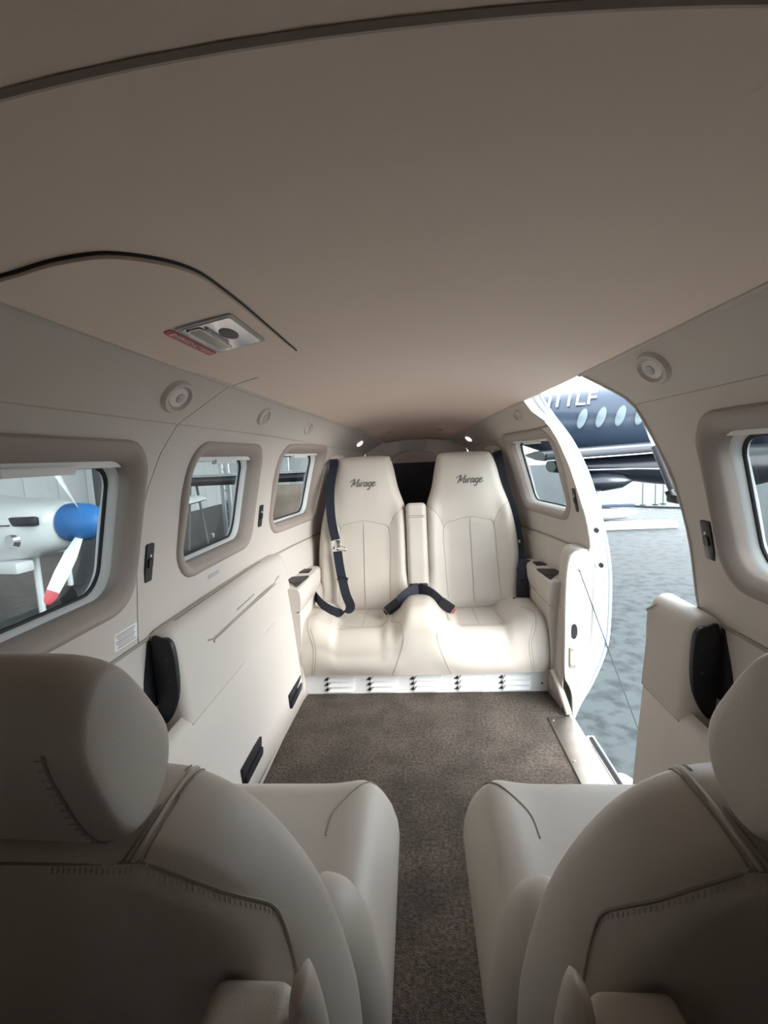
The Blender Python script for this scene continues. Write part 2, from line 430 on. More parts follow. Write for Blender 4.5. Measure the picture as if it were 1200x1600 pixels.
def window(s, w, idx, label, shade=.007):
    e = empty('window_%d' % idx); struct(e, label, 'window')
    def ring(prof, name, m, n=7):
        loops = []
        for ins, h in prof:
            loops.append([(s*(xside(y, z)-h), y, z) for y, z in rrect(*w, RW, n, ins)])
        V, Fs = loft(loops, True)
        return obj(name, V, Fs, m, e, angle=35)
    ring([(-.002, -.004), (0, .004), (.004, .0085), (.010, .011), (.018, .009), (.024, .004), (.029, -.002), (.034, -.008), (.037, -.014), (.038, -.030), (.034, -.034), (.0, -.03)], 'frame', 'taupe')
    ring([(.032, -.032), (.034, -.028), (.040, -.034), (.044, -.048), (.045, -.06), (.036, -.06)], 'liner', 'white_plastic')
    ring([(.043, -.048), (.0485, -.049), (.0495, -.053), (.043, -.056)], 'seal', 'rubber')
    loop = rrect(*w, RW, 7, .046)
    panel('pane', loop, [], .06, lambda y, z: (s*(xside(y, z)+.0515), y, z), lambda y, z: (s*(xside(y, z)+.0545), y, z), 'pane_glass', e)
    # pulled-up shade with its tab
    y0, y1, z0, z1 = w
    zt = z1-.042
    sh = panel('shade', [(y0+.04, zt-shade), (y1-.042, zt-shade), (y1-.042, zt+.006), (y0+.04, zt+.006)], [], .05,
          lambda y, z: (s*(xside(y, z)+.018), y, z), lambda y, z: (s*(xside(y, z)+.026), y, z), 'white_plastic', e)
    yc = (y0+y1)/2
    panel('pull_tab', [(yc-.07, zt-shade-.009), (yc+.07, zt-shade-.009), (yc+.075, zt-shade+.004), (yc-.075, zt-shade+.004)], [], .05,
          lambda y, z: (s*(xside(y, z)+.012), y, z), lambda y, z: (s*(xside(y, z)+.026), y, z), 'white_plastic', sh)
WL = empty('wall_left'); struct(WL, 'pale cabin side wall with three oval framed windows', 'wall')
WR = empty('wall_right'); struct(WR, 'beige cabin side wall broken by the open doorway', 'wall')
wall_panels(-1, WL); wall_panels(1, WR)
window(-1, WIN[-1][0], 1, 'large cabin window framing the blue capped propeller')
window(-1, WIN[-1][1], 2, 'middle cabin window showing the aluminium ladder outside')
window(-1, WIN[-1][2], 3, 'small rear cabin window beside the shoulder belt', .004)
window(1, WIN[1][0], 4, 'cabin window forward of the open doorway', .004)
window(1, WIN[1][1], 5, 'rear cabin window just behind the open doorway', .004)

# lower panels, consoles
CON = [(.613, .600), (.602, .6035), (.588, .603), (.575, .597), (.566, .585), (.560, .565), (.556, .535), (.551, .49), (.547, .44), (.543, .40), (.541, .372)]
KICK = [(.558, .40), (.540, .368), (.534, .30), (.526, .2), (.518, .1), (.513, .0)]
def taper_c(y): return itp(y, [0, 1.6, 1.84, 2.1, 2.3, 3], [0, .0, .022, .05, .09, .2])
def lower_side(s, parent):
    def P(x, y, z): return (s*x, y, z)
    # recessed lower wall forward of the console
    ymax = 1.0
    obj('recessed_panel', *loft([[P(.616, y, LEDGE), P(.616, y, .5), P(.612, y, .42), P(.60, y, .374), P(.545, y, .370)] for y in np.linspace(Y0, ymax, 12)], False), 'liner', parent)
    def kick(a, c):
        ys = np.linspace(a, c, 8)
        V, Fs = loft([[P(x-taper_c(y), y, z) for x, z in KICK] for y in ys], False)
        o = obj('kick_panel', V, Fs, 'liner', parent)
        m = o.modifiers.new('thickness', 'SOLIDIFY'); m.thickness = .004; m.offset = 1
        return o
    def console(a, c, endr=True, aftr=True):
        loops = []
        ys = list(np.linspace(a, c, 22))
        R = .03
        ys = sorted(set([a+R*(1-math.cos(t)) for t in np.linspace(0, math.pi/2, 7)]+list(np.linspace(a+R, c-.05, 14))+[c-.05+.05*math.sin(t) for t in np.linspace(0, math.pi/2, 7)]))
        for y in ys:
            d = 0
            if endr and y < a+R: q = (y-a)/R; d = .022*(1-math.sqrt(max(0, 1-(1-q)**2)))
            if aftr and y > c-.05: q = (c-y)/.05; d = .03*(1-math.sqrt(max(0, 1-(1-q)**2)))
            L = []
            for x, z in CON:
                k = min(1, max(0, (z-.372)/.1)); 
                L.append(P(min(x+d, .616)-taper_c(y) if x < .612 else x-taper_c(y)*.5, y, z-(d*.7 if z > .55 else 0)))
            L.append(P(.6, y, .372)); L.append(P(.62, y, .59))
            loops.append(L)
        V, Fs = loft(loops, True, True, True)
        return obj('console', V, Fs, 'liner', parent)
    if s < 0:
        kick(Y0, 2.3); c = console(.985, 1.86)
    else:
        kick(Y0, 1.16); kick(1.712, 2.3); c = console(.985, 1.17, True, False); c2 = console(1.712, 1.86, False, True)
    # seam between console and kick panel
    spans = ((1.0, 1.85),) if s < 0 else ((1.0, 1.16), (1.715, 1.85))
    for a_, c_ in spans:
        obj('panel_seam', *loft([[P(.5405-taper_c(y), y, .3735), P(.5405-taper_c(y), y, .3705), P(.546-taper_c(y), y, .3705), P(.546-taper_c(y), y, .3735)] for y in np.linspace(a_, c_, 8)], True, True, True), 'stitch', parent)
    # black end panel facing forward
    pts = [(.611, .583), (.585, .588), (.568, .581), (.560, .56), (.557, .51), (.560, .445), (.580, .40), (.600, .388), (.610, .45)]
    loops = []
    for dd, yy in ((0, .995), (0, .984), (.003, .9815)):
        cx = sum(p[0] for p in pts)/len(pts); cz = sum(p[1] for p in pts)/len(pts)
        loops.append([P(cx+(x-cx)*(1-dd/.05), yy, cz+(z-cz)*(1-dd/.08)) for x, z in [tuple(q)[:2] for q in spline([(a, b_, 0) for a, b_ in pts], 4, True)]])
    V, Fs = loft(loops, True, True, True)
    e = obj('end_panel', V, Fs, 'black_plastic', parent)
    for z in (.54, .49): cyl('screw', P(.575, .982, z), (0, -1, 0), .0035, .002, 'grey_boot', parent, 12)
    panel('end_panel', [(.990, .586), (.978, .586), (.955, .52), (.932, .44), (.95, .425), (.990, .425)], [], .03, lambda y, z: P(.6125, y, z), lambda y, z: P(.6165, y, z), 'black_plastic', parent)
    return c
cl = lower_side(-1, WL); lower_side(1, WR)
# map pocket on the left console
def con_x(z): return itp(z, [c[1] for c in CON[::-1]], [c[0] for c in CON[::-1]])
def strip(name, pts, off, w, m, parent):
    """thin strip on the left console surface; pts (y,z)"""
    V = []; 
    loops = []
    for y, z in pts:
        x = con_x(min(z, .6))-taper_c(y)
        loops.append([(-(x-off), y, z+w/2), (-(x-off), y, z-w/2), (-(x+.004), y, z-w/2), (-(x+.004), y, z+w/2)])
    return obj(name, *loft(loops, True, True, True), m, parent)
strip('pocket_slot', [(1.14, .520), (1.17, .512), (1.4, .514), (1.69, .518), (1.71, .528), (1.745, .533)], .0008, .0055, 'seam', WL)
strip('pocket_slot', [(1.345, .532), (1.5, .534)], .0008, .005, 'seam', WL)
strip('pocket_flap', [(1.17, .505), (1.4, .506), (1.70, .510)], .0035, .008, 'liner', WL)
obj('console_crease', *loft([[(-.590, y, .6045), (-.5955, y, .6045), (-.5955, y, .600), (-.590, y, .600)] for y in np.linspace(1.06, 1.69, 8)], True, True, True), 'seam', WL)
# shadow gap strip where the wall meets the ledge
for s, a, c, par in ((-1, Y0, 2.9, WL), (1, Y0, 1.07, WR), (1, 1.72, 2.9, WR)):
    obj('ledge_gap', *loft([[(s*(xwall(y, .59)-.004), y, .594), (s*(xwall(y, .59)+.004), y, .594), (s*(xwall(y, .59)+.004), y, .586), (s*(xwall(y, .59)-.003), y, .586)] for y in np.linspace(a, c, 16)], True, True, True), 'seam', par)
# rear lower wall behind the armrests
def rear_lower(s, par):
    V, Fs = loft([[(s*(xwall(y, .59)), y, .588), (s*(xwall(y, .59)-.012), y, .55), (s*(xwall(y, .59)-.02), y, .45), (s*(xwall(y, .59)-.02), y, .2), (s*(xwall(y, .59)-.02), y, 0)] for y in np.linspace(1.82, 3.0, 14)], False)
    obj('rear_lower_panel', V, Fs, 'liner', par)
rear_lower(-1, WL); rear_lower(1, WR)
def rear_armrest(s):
    loops = []
    for y in np.linspace(1.80, 2.24, 12):
        d = .02*max(0, 1-(2.24-y)/.03)
        xo = .60-taper_c(y)*.6; xi = .487+d*.5 - (0.004 if y < 2 else .0) - (y-1.8)*.02
        loops.append([(s*x, y, z) for x, z in ((xo, .462-d), (xi+.018, .462-d), (xi+.006, .457-d), (xi, .445-d), (xi-.002, .41), (xi+.002, .372), (xi+.008, .366), (xi+.004, .36), (xi+.006, .2), (xi+.012, .0), (xo, .0))])
    e = obj('rear_armrest', *loft(loops, True, True, True), 'liner', WL if s < 0 else WR)
    obj('seam', *loft([[(s*(.487-(y-1.8)*.02-.0005), y, .369), (s*(.487-(y-1.8)*.02-.0005), y, .365), (s*.5, y, .365), (s*.5, y, .369)] for y in np.linspace(1.80, 2.23, 6)], True, True, True), 'stitch', e)
    t = box('ashtray', (s*.532, 2.10, .463), (.055, .07, .006), 'black_plastic', e, .002)
    # cup holder plate with round well
    pts = [(.490, 2.00), (.575, 1.985), (.580, 1.96), (.500, 1.83)]
    cup = panel('cup_holder', [(a, b) for a, b in pts], [], .05, lambda x, y: (s*x, y, .4665), lambda x, y: (s*x, y, .460), 'black_plastic', e)
    cyl('cup_well', (s*.512, 1.885, .4666), (0, 0, 1), .016, .0012, 'rubber', e, 16)
rear_armrest(-1); rear_armrest(1)

# ------------------------------------------------------------------ ceiling
CEI = empty('ceiling'); struct(CEI, 'taupe fabric headliner arching over the whole cabin', 'ceiling')
def ceil_pieces():
    def edge(a, c, k=1.0): return [(y, -xceil(y)*k) for y in np.linspace(a, c, 12)] + [(y, xceil(y)*k) for y in np.linspace(c, a, 12)]
    panel('headliner', edge(.28, 3.0), [], .04, lambda y, x: (x, y, zroof(y, x)), lambda y, x: (x, y, zroof(y, x)+.012), 'headliner', CEI)
    lip = lambda y: .010
    panel('front_headliner', edge(Y0, .291), [], .05, lambda y, x: (x, y, zroof(y, x)-lip(y)), lambda y, x: (x, y, zroof(y, x)+.006), 'headliner', CEI)
    xs = np.linspace(-.445, .445, 40)
    tube('front_trim_bead', [(x, .292, zroof(.3, x)-.007) for x in xs], .0055, 'taupe', CEI, 8)
    tube('front_gap', [(x, .298, zroof(.3, x)+.001) for x in xs], .0035, 'rubber', CEI, 6)
    # emergency exit hatch lining
    outl = [tuple(p)[:2] for p in spline([(.47, -.44, 0), (.478, -.40, 0), (.482, -.351, 0), (.502, -.301, 0), (.566, -.257, 0), (.66, -.247, 0), (.80, -.245, 0), (1.024, -.245, 0)], 6)] + [(1.10, -.30), (1.168, -.40), (1.169, -.444)]
    drop = lambda y, x: .006*(1-sm(.90, 1.05, y))+.0006
    hp = panel('hatch_panel', outl, [], .03, lambda y, x: (x, y, zroof(y, x)-drop(y, x)), lambda y, x: (x, y, zroof(y, x)+.003), 'headliner', CEI)
    g = [p for p in outl if p[0] < 1.03]
    tube('hatch_gap', [(x+.0012, y-.0012, zroof(y, x)-.001) for y, x in g], .0018, 'rubber', CEI, 6)
    tube('panel_seam', [(x, 1.170+.05*(.447+x), zroof(1.17, x)) for x in np.linspace(-.445, -.38, 6)], .0013, 'seam', CEI, 6)
ceil_pieces()
def exit_handle():
    e = empty('emergency_exit_handle')
    def q(u, v, d): # u along y, v across x on the hatch
        y = .722+.155*u; x = -.352+.082*v
        return Vector((x, y, zroof(y, x)-.0062-d))
    def plate(name, u0, u1, v0, v1, d0, d1, m, par, r=.1):
        pts = rrect(u0, u1, v0, v1, .05, 4)
        loops = [[q(u, v, d) for u, v in pts] for d in (d0, d1)]
        return obj(name, *loft(loops, True, True, True), m, par)
    b = plate('bezel', -.03, 1.03, -.05, 1.05, 0, .003, 'grey_plastic', e)
    plate('recess_plate', .02, .98, .02, .98, .003, .0045, 'chrome', b)
    h = plate('handle', .06, .92, .08, .38, .004, .0065, 'clear', e)
    plate('handle_insert', .10, .88, .12, .34, .004, .0052, 'steel', h)
    plate('latch', .12, .7, .40, .47, .004, .008, 'grey_plastic', e)
    pts = [(.45+.20*math.cos(a), .64+.15*math.sin(a)) for a in np.linspace(0, 2*math.pi, 16, endpoint=False)]
    obj('finger_hole', *loft([[q(u, v, d) for u, v in pts] for d in (.004, .0055)], True, True, True), 'black_plastic', e)
    reorigin(e, q(.5, .5, 0))
    tag(e, 'chrome emergency exit pull handle recessed in the headliner', 'handle')
    p = empty('exit_placard')
    b = plate('plate', -.02, 1.04, -.28, -.09, -.001, .002, 'red_label', p)
    txt('lettering', 'EMERGENCY EXIT', .0135, 'label_white', p, q(.51, -.185, .0026), Vector((0, 1, 0)), Vector((1, 0, .12)), 0, width=.145)
    reorigin(p, q(.5, -.18, 0))
    tag(p, 'red emergency exit placard with white lettering beside the handle', 'sign')
def txt(name, s, size, m, parent, pos, xdir, ydir, shear=0.0, depth=.0004, width=None, font_space=1.0):
    cu = bpy.data.curves.new(name, 'FONT'); cu.body = s; cu.size = size; cu.align_x = 'CENTER'; cu.align_y = 'CENTER'
    cu.shear = shear; cu.extrude = depth; cu.space_character = font_space; cu.resolution_u = 3
    o = bpy.data.objects.new(name, cu); COL.objects.link(o)
    dg = bpy.context.evaluated_depsgraph_get(); me = bpy.data.meshes.new_from_object(o.evaluated_get(dg))
    bpy.data.objects.remove(o)
    x = Vector(xdir).normalized(); y = Vector(ydir); y = (y-y.dot(x)*x).normalized(); z = x.cross(y)
    if width:
        ws = [v.co.x for v in me.vertices]; k = width/(max(ws)-min(ws))
        for v in me.vertices: v.co.x *= k
    M = Matrix((x, y, z)).transposed().to_4x4(); M.translation = Vector(pos)
    me.transform(M); me.materials.clear(); me.materials.append(MATS[m])
    me.name = name
    ob = bpy.data.objects.new(name, me); COL.objects.link(ob)
    if parent: ob.parent = parent
    return ob
exit_handle()

# ------------------------------------------------------------------ rear and front bulkheads
WB = empty('wall_back'); struct(WB, 'pale rear bulkhead trim above the baggage shelf', 'wall')
def bulk():
    y = 3.0
    pts = [(-.41, 0), (.41, 0), (.41, .58), (.37, .85), (.315, .99), (.195, 1.056), (.1, 1.067), (0, 1.07), (-.1, 1.067), (-.195, 1.056), (-.315, .99), (-.37, .85), (-.41, .58)]
    panel('bulkhead_panel', pts, [], .08, lambda x, z: (x, y-.002, z), lambda x, z: (x, y+.02, z), 'liner', WB)
    obj('shelf', *loft([[(-.40, yy, zz), (.40, yy, zz), (.40, yy, zz-.02), (-.40, yy, zz-.02)] for yy, zz in ((2.5, .62), (2.99, .66))], True, True, True), 'liner', WB)
    tube('arch_trim', [(x, 2.994, zroof(3.0, x)-.004) for x in np.linspace(-.195, .195, 14)], .006, 'taupe', WB, 6)
bulk()
def vent_box():
    e = empty('air_vent_box')
    pts = [tuple(p)[:2] for p in spline([(-.15, .86, 0), (-.148, .925, 0), (-.122, .968, 0), (-.076, .985, 0), (.0, .988, 0), (.06, .985, 0), (.106, .966, 0), (.124, .920, 0), (.126, .86, 0)], 4)]
    loops = []
    for d, y in ((0, 2.97), (0, 2.86), (.006, 2.85)):
        loops.append([((x+.012)*(1-d*4)-.012, y, .86+(z-.86)*(1-d*4)) for x, z in pts])
    obj('housing', *loft(loops, True, True, True), 'taupe', e)
    for i, z in enumerate((.966, .952, .938)): box('slot', (-.012, 2.849, z), (.13-.02*i, .004, .004), 'seam', e, .001)
    reorigin(e, (-.012, 2.9, .66))
    tag(e, 'grey arched air vent box on the rear bulkhead between headrests', 'vent')
    c = tag(obj('curtain', *loft([[(x, 2.70+.004*math.sin(x*40), .925), (x, 2.705+.005*math.sin(x*40+.4), .64)] for x in np.linspace(-.33, .31, 40)], False), 'black_fabric'), 'black baggage curtain hanging behind the two headrests', 'curtain')
    md = c.modifiers.new('thickness', 'SOLIDIFY'); md.thickness = .004
    # clear sheet in the bulkhead
    s = panel('clear_cover', [(-.1, .991), (.068, .991), (.075, 1.05), (-.096, 1.052)], [], .03, lambda x, z: (x, 2.99+.003*math.sin(x*90+z*70), z), lambda x, z: (x, 2.993+.003*math.sin(x*90+z*70), z), 'clear')
    tag(s, 'crinkled clear plastic cover fixed high on the rear bulkhead', 'cover')
vent_box()
WF = empty('wall_front'); struct(WF, 'closed cockpit end of the cabin behind the viewer', 'wall')
panel('cockpit_panel', [(-.6, 0), (.6, 0), (.61, .6), (.51, 1.06), (.447, 1.16), (0, 1.22), (-.447, 1.16), (-.51, 1.06), (-.61, .6)], [], .1, lambda x, z: (x, Y0+.002, z), lambda x, z: (x, Y0-.02, z), 'taupe', WF)

# ------------------------------------------------------------------ door jamb
DJ = empty('door_1'); struct(DJ, 'white painted door frame around the open cabin doorway', 'door frame')
def arcres(pts, n):
    P = [np.array(p, float) for p in pts]; L = [0]
    for a, b in zip(P, P[1:]): L.append(L[-1]+np.linalg.norm(b-a))
    t = np.linspace(0, L[-1], n); A = np.array(P)
    return [tuple(float(np.interp(q, L, A[:, k])) for k in range(A.shape[1])) for q in t]
def jamb():
    inn = [(xside(y, min(z, 1.16)), y, z) for y, z in DOOR_AFT if z > .59] + [(.565, 1.702, .600), (.540, 1.701, .590), (.528, 1.70, .565), (.520, 1.70, .50), (.516, 1.70, .40), (.514, 1.70, .28), (.513, 1.70, .137), (.525, 1.70, .105), (.535, 1.685, .07), (.532, 1.67, .02), (.532, 1.66, -.03)]
    out = [(xskin(y, z), y, z) for y, z in OUT_AFT]
    n = 60
    A = arcres(spline(inn, 4), n); B = arcres(spline(out, 4), n)
    loops = []
    for t, dy in ((0, .012), (0.0, 0), (.3, .001), (.62, .002), (.66, -.006), (.93, -.008), (1.0, -.004), (1.0, .01)):
        loops.append([(a[0]+(b[0]-a[0])*t, a[1]+(b[1]-a[1])*t+dy, a[2]+(b[2]-a[2])*t) for a, b in zip(A, B)])
    obj('aft_jamb', *loft(loops, False), 'white_paint', DJ, angle=50)
    tube('door_seal', [(b[0]+.004, b[1]-.006, b[2]) for b in B], .006, 'seal_blue', DJ, 8)
    tube('trim_edge', [(a[0]+.002, a[1]-.002, a[2]) for a in A[22:]], .004, 'liner', DJ, 6)
    # top jamb
    ys = np.linspace(1.30, 1.95, 20)
    L = [[(xceil(y)-.002, y, zceil(y)) for y in ys], [(xceil(y)+.01, y, zceil(y)+.03) for y in ys], [(xceil(y)+.055, y, zceil(y)+.052) for y in ys]]
    obj('top_jamb', *loft(L, False), 'white_paint', DJ)
    # forward jamb
    inn = [(xside(y, min(z, 1.16)), y, z) for y, z in DOOR_IN[::-1]] + [(.56, 1.165, .58), (.55, 1.168, .5), (.545, 1.165, .38), (.53, 1.16, .2), (.52, 1.13, .05), (.53, 1.10, -.03)]
    out = [(xskin(y, z), y, z) for y, z in OUT_FWD[::-1]]
    A = arcres(spline(inn, 3), 40); B = arcres(spline(out, 3), 40)
    obj('forward_jamb', *loft([[(a[0]+(b[0]-a[0])*t, a[1]+(b[1]-a[1])*t, a[2]+(b[2]-a[2])*t) for a, b in zip(A, B)] for t in (0, .3, .6, 1)], False), 'white_paint', DJ)
    tube('forward_edge', [(a[0], a[1]+.002, a[2]) for a in A[:24]], .004, 'liner', DJ, 6)
    # latch bolts
    for x, y, z in ((.636, 1.735, .668), (.640, 1.70, .548)):
        cyl('latch_collar', (x-.004, y+.006, z), (-.2, -1, 0), .0135, .012, 'chrome', DJ, 16)
        cyl('latch_bolt', (x, y-.004, z), (-.2, -1, 0), .0085, .008, 'black_plastic', DJ, 14)
    for x, z in ((.548, .445), (.575, .40), (.57, .2), (.596, .53)): cyl('rivet', (x, 1.70, z), (0, -1, 0), .0022, .002, 'grey_plastic', DJ, 8)
    # oval latch opening
    pts = [tuple(p)[:2] for p in spline([(.540, .325, 0), (.549, .332, 0), (.556, .325, 0), (.559, .30, 0), (.553, .28, 0), (.543, .276, 0), (.538, .29, 0)], 4, True)]
    obj('latch_hole', *loft([[(x, yy, z) for x, z in pts] for yy in (1.704, 1.697)], True, True, True), 'black_plastic', DJ)
    e = empty('courtesy_light')
    box('bezel', (.541, 1.696, .205), (.022, .008, .078), 'steel', e, .002)
    box('lens', (.541, 1.691, .205), (.015, .006, .046), 'warm_lamp', e, .002)
    for z in (.237, .173): cyl('screw', (.541, 1.693, z), (0, -1, 0), .003, .002, 'steel', e, 10)
    reorigin(e, (.541, 1.696, .205))
    tag(e, 'small lit courtesy lamp with chrome bezel in the door jamb', 'lamp')
jamb()
def door_parts():
    up = empty('door_2'); struct(up, 'upper half of the cabin door swung up above the doorway', 'door')
    L = []
    for i, t in enumerate(np.linspace(0, 1, 8)):
        x = .52+.42*t; z = 1.24+.40*t-.10*t*t
        L.append([(x, y, z+.02) for y in (1.34, 1.36, 1.9, 1.92)] + [(x+.025, y, z-.02) for y in (1.92, 1.9, 1.36, 1.34)])
    obj('door_shell', *loft(L, True, True, True), 'white_paint', up)
    lo = empty('door_3'); struct(lo, 'lower half of the cabin door folded down outside the sill', 'door')
    ca_, sa_ = math.cos(math.radians(42)), math.sin(math.radians(42))
    def dm(u, y, h): return Vector((.585+u*ca_+h*sa_, y, -.07-u*sa_+h*ca_))
    pillow('step_panel', rrect(0, .50, 1.06, 1.50, .10, 7), dm, .02, .03, .03, .03, 'white_paint', lo)
    for u in (.14, .32): box('step_tread', dm(u, 1.28, .022), (.09, .26, .016), 'rubber', lo, .004, Matrix.Rotation(math.radians(42), 3, 'Y'))
    tube('hinge', [(.580, 1.12, -.07), (.580, 1.44, -.07)], .010, 'white_paint', lo)
    st = empty('door_strut')
    a = Vector((.645, 1.240, .842)); b = Vector((.70, 1.487, .992))
    a2 = a+(b-a)*.75
    tube('cylinder', [a, a2], .0095, 'black_plastic', st, 12)
    tube('rod', [a2, a+(b-a)*1.9], .004, 'chrome', st, 8)
    box('bracket', (.652, 1.218, .830), (.05, .05, .022), 'black_plastic', st, .006)
    cyl('ball_joint', (.642, 1.238, .828), (-.3, .3, 1), .011, .022, 'black_plastic', st, 12)
    reorigin(st, a)
    tag(st, 'black gas strut holding the upper door at the doorway edge', 'door strut')
    ca = empty('door_cable')
    A = Vector((.559, 1.692, .536)); B = Vector((.80, 1.683, -.149))
    tube('wire', [A+Vector((0, -.012, 0)), A+(B-A)*.5, B+(B-A)*.12], .0022, 'grey_boot', ca, 6)
    cyl('anchor', A, (0, -1, 0), .007, .012, 'steel', ca, 12)
    cyl('anchor', B+(B-A)*.12, (0, -1, 0), .006, .012, 'steel', ca, 12)
    reorigin(ca, A)
    tag(ca, 'thin steel support cable from jamb to the lower door', 'cable')
    h = empty('door_hook')
    box('base', (.592, 1.172, .47), (.018, .008, .025), 'black_plastic', h, .002)
    tube('hook', spline([(.588, 1.176, .47), (.583, 1.190, .465), (.580, 1.193, .478)], 4), .003, 'chrome', h, 6)
    reorigin(h, (.592, 1.172, .47)); tag(h, 'small dark catch on the console edge at the doorway', 'catch')
door_parts()

# ------------------------------------------------------------------ rear bench
CX = -.012
def script(name, parent, mp, width):
    """brush script lettering embroidered on the seat, drawn stroke by stroke"""
    S = [[(-.45, 1.15), (0, 1.55), (.5, 1.75), (.45, 1.2), (.15, 0)], [(.5, 1.75), (.72, .9), (.78, .3)], [(.78, .3), (1.2, 1.1), (1.6, 1.8)], [(1.6, 1.8), (1.5, .8), (1.45, .1), (1.75, .1)],
         [(2.05, 1.0), (1.95, .4), (2.0, .05), (2.3, .3)], [(2.12, 1.42), (2.2, 1.5)], [(2.5, 1.0), (2.45, .5), (2.4, 0)], [(2.44, .5), (2.7, .95), (2.98, .92)],
         [(3.75, .85), (3.45, 1.0), (3.15, .65), (3.15, .15), (3.4, .05), (3.7, .5), (3.85, 1.0)], [(3.85, 1.0), (3.75, .4), (3.8, .05), (4.05, .25)],
         [(4.8, .85), (4.5, 1.0), (4.2, .65), (4.2, .15), (4.45, .05), (4.75, .5), (4.9, 1.0)], [(4.9, 1.0), (4.75, .1), (4.6, -.5), (4.3, -.75), (4.05, -.55)],
         [(5.15, .45), (5.5, .6), (5.65, .85), (5.45, 1.0), (5.2, .8), (5.1, .35), (5.3, .02), (5.65, .1), (6.0, .4)]]
    k = width/6.45; V = []; Fs = []
    for q in S:
        P = spline([(x, y, 0) for x, y in q], 5); n = len(P)
        base = len(V)
        for i, p in enumerate(P):
            a = P[max(i-1, 0)]; b = P[min(i+1, n-1)]; t = (b-a).normalized(); nn = Vector((-t.y, t.x, 0))
            w = .15*(1.25 if t.y < -.3 else .8)
            for sg in (1, -1):
                r = p+nn*w*sg; u = ((r.x+.28*r.y)-2.9)*k; v = (r.y-.6)*k
                V.append(mp(u, v)); V.append(mp(u, v)-Vector((0, -.0012, 0)))
        for i in range(n-1):
            a = base+4*i
            Fs += [(a, a+2, a+6, a+4), (a+1, a+5, a+7, a+3), (a, a+4, a+5, a+1), (a+2, a+3, a+7, a+6)]
    return obj(name, V, Fs, 'ink', parent, smooth=False)
def seat_pt(x, z, h):
    """point on the bench back front plane raised by h towards the cabin"""
    n = Vector((0, -.967, .255))
    return Vector((x, 2.165+(z-.25)*.264, z)) + n*h
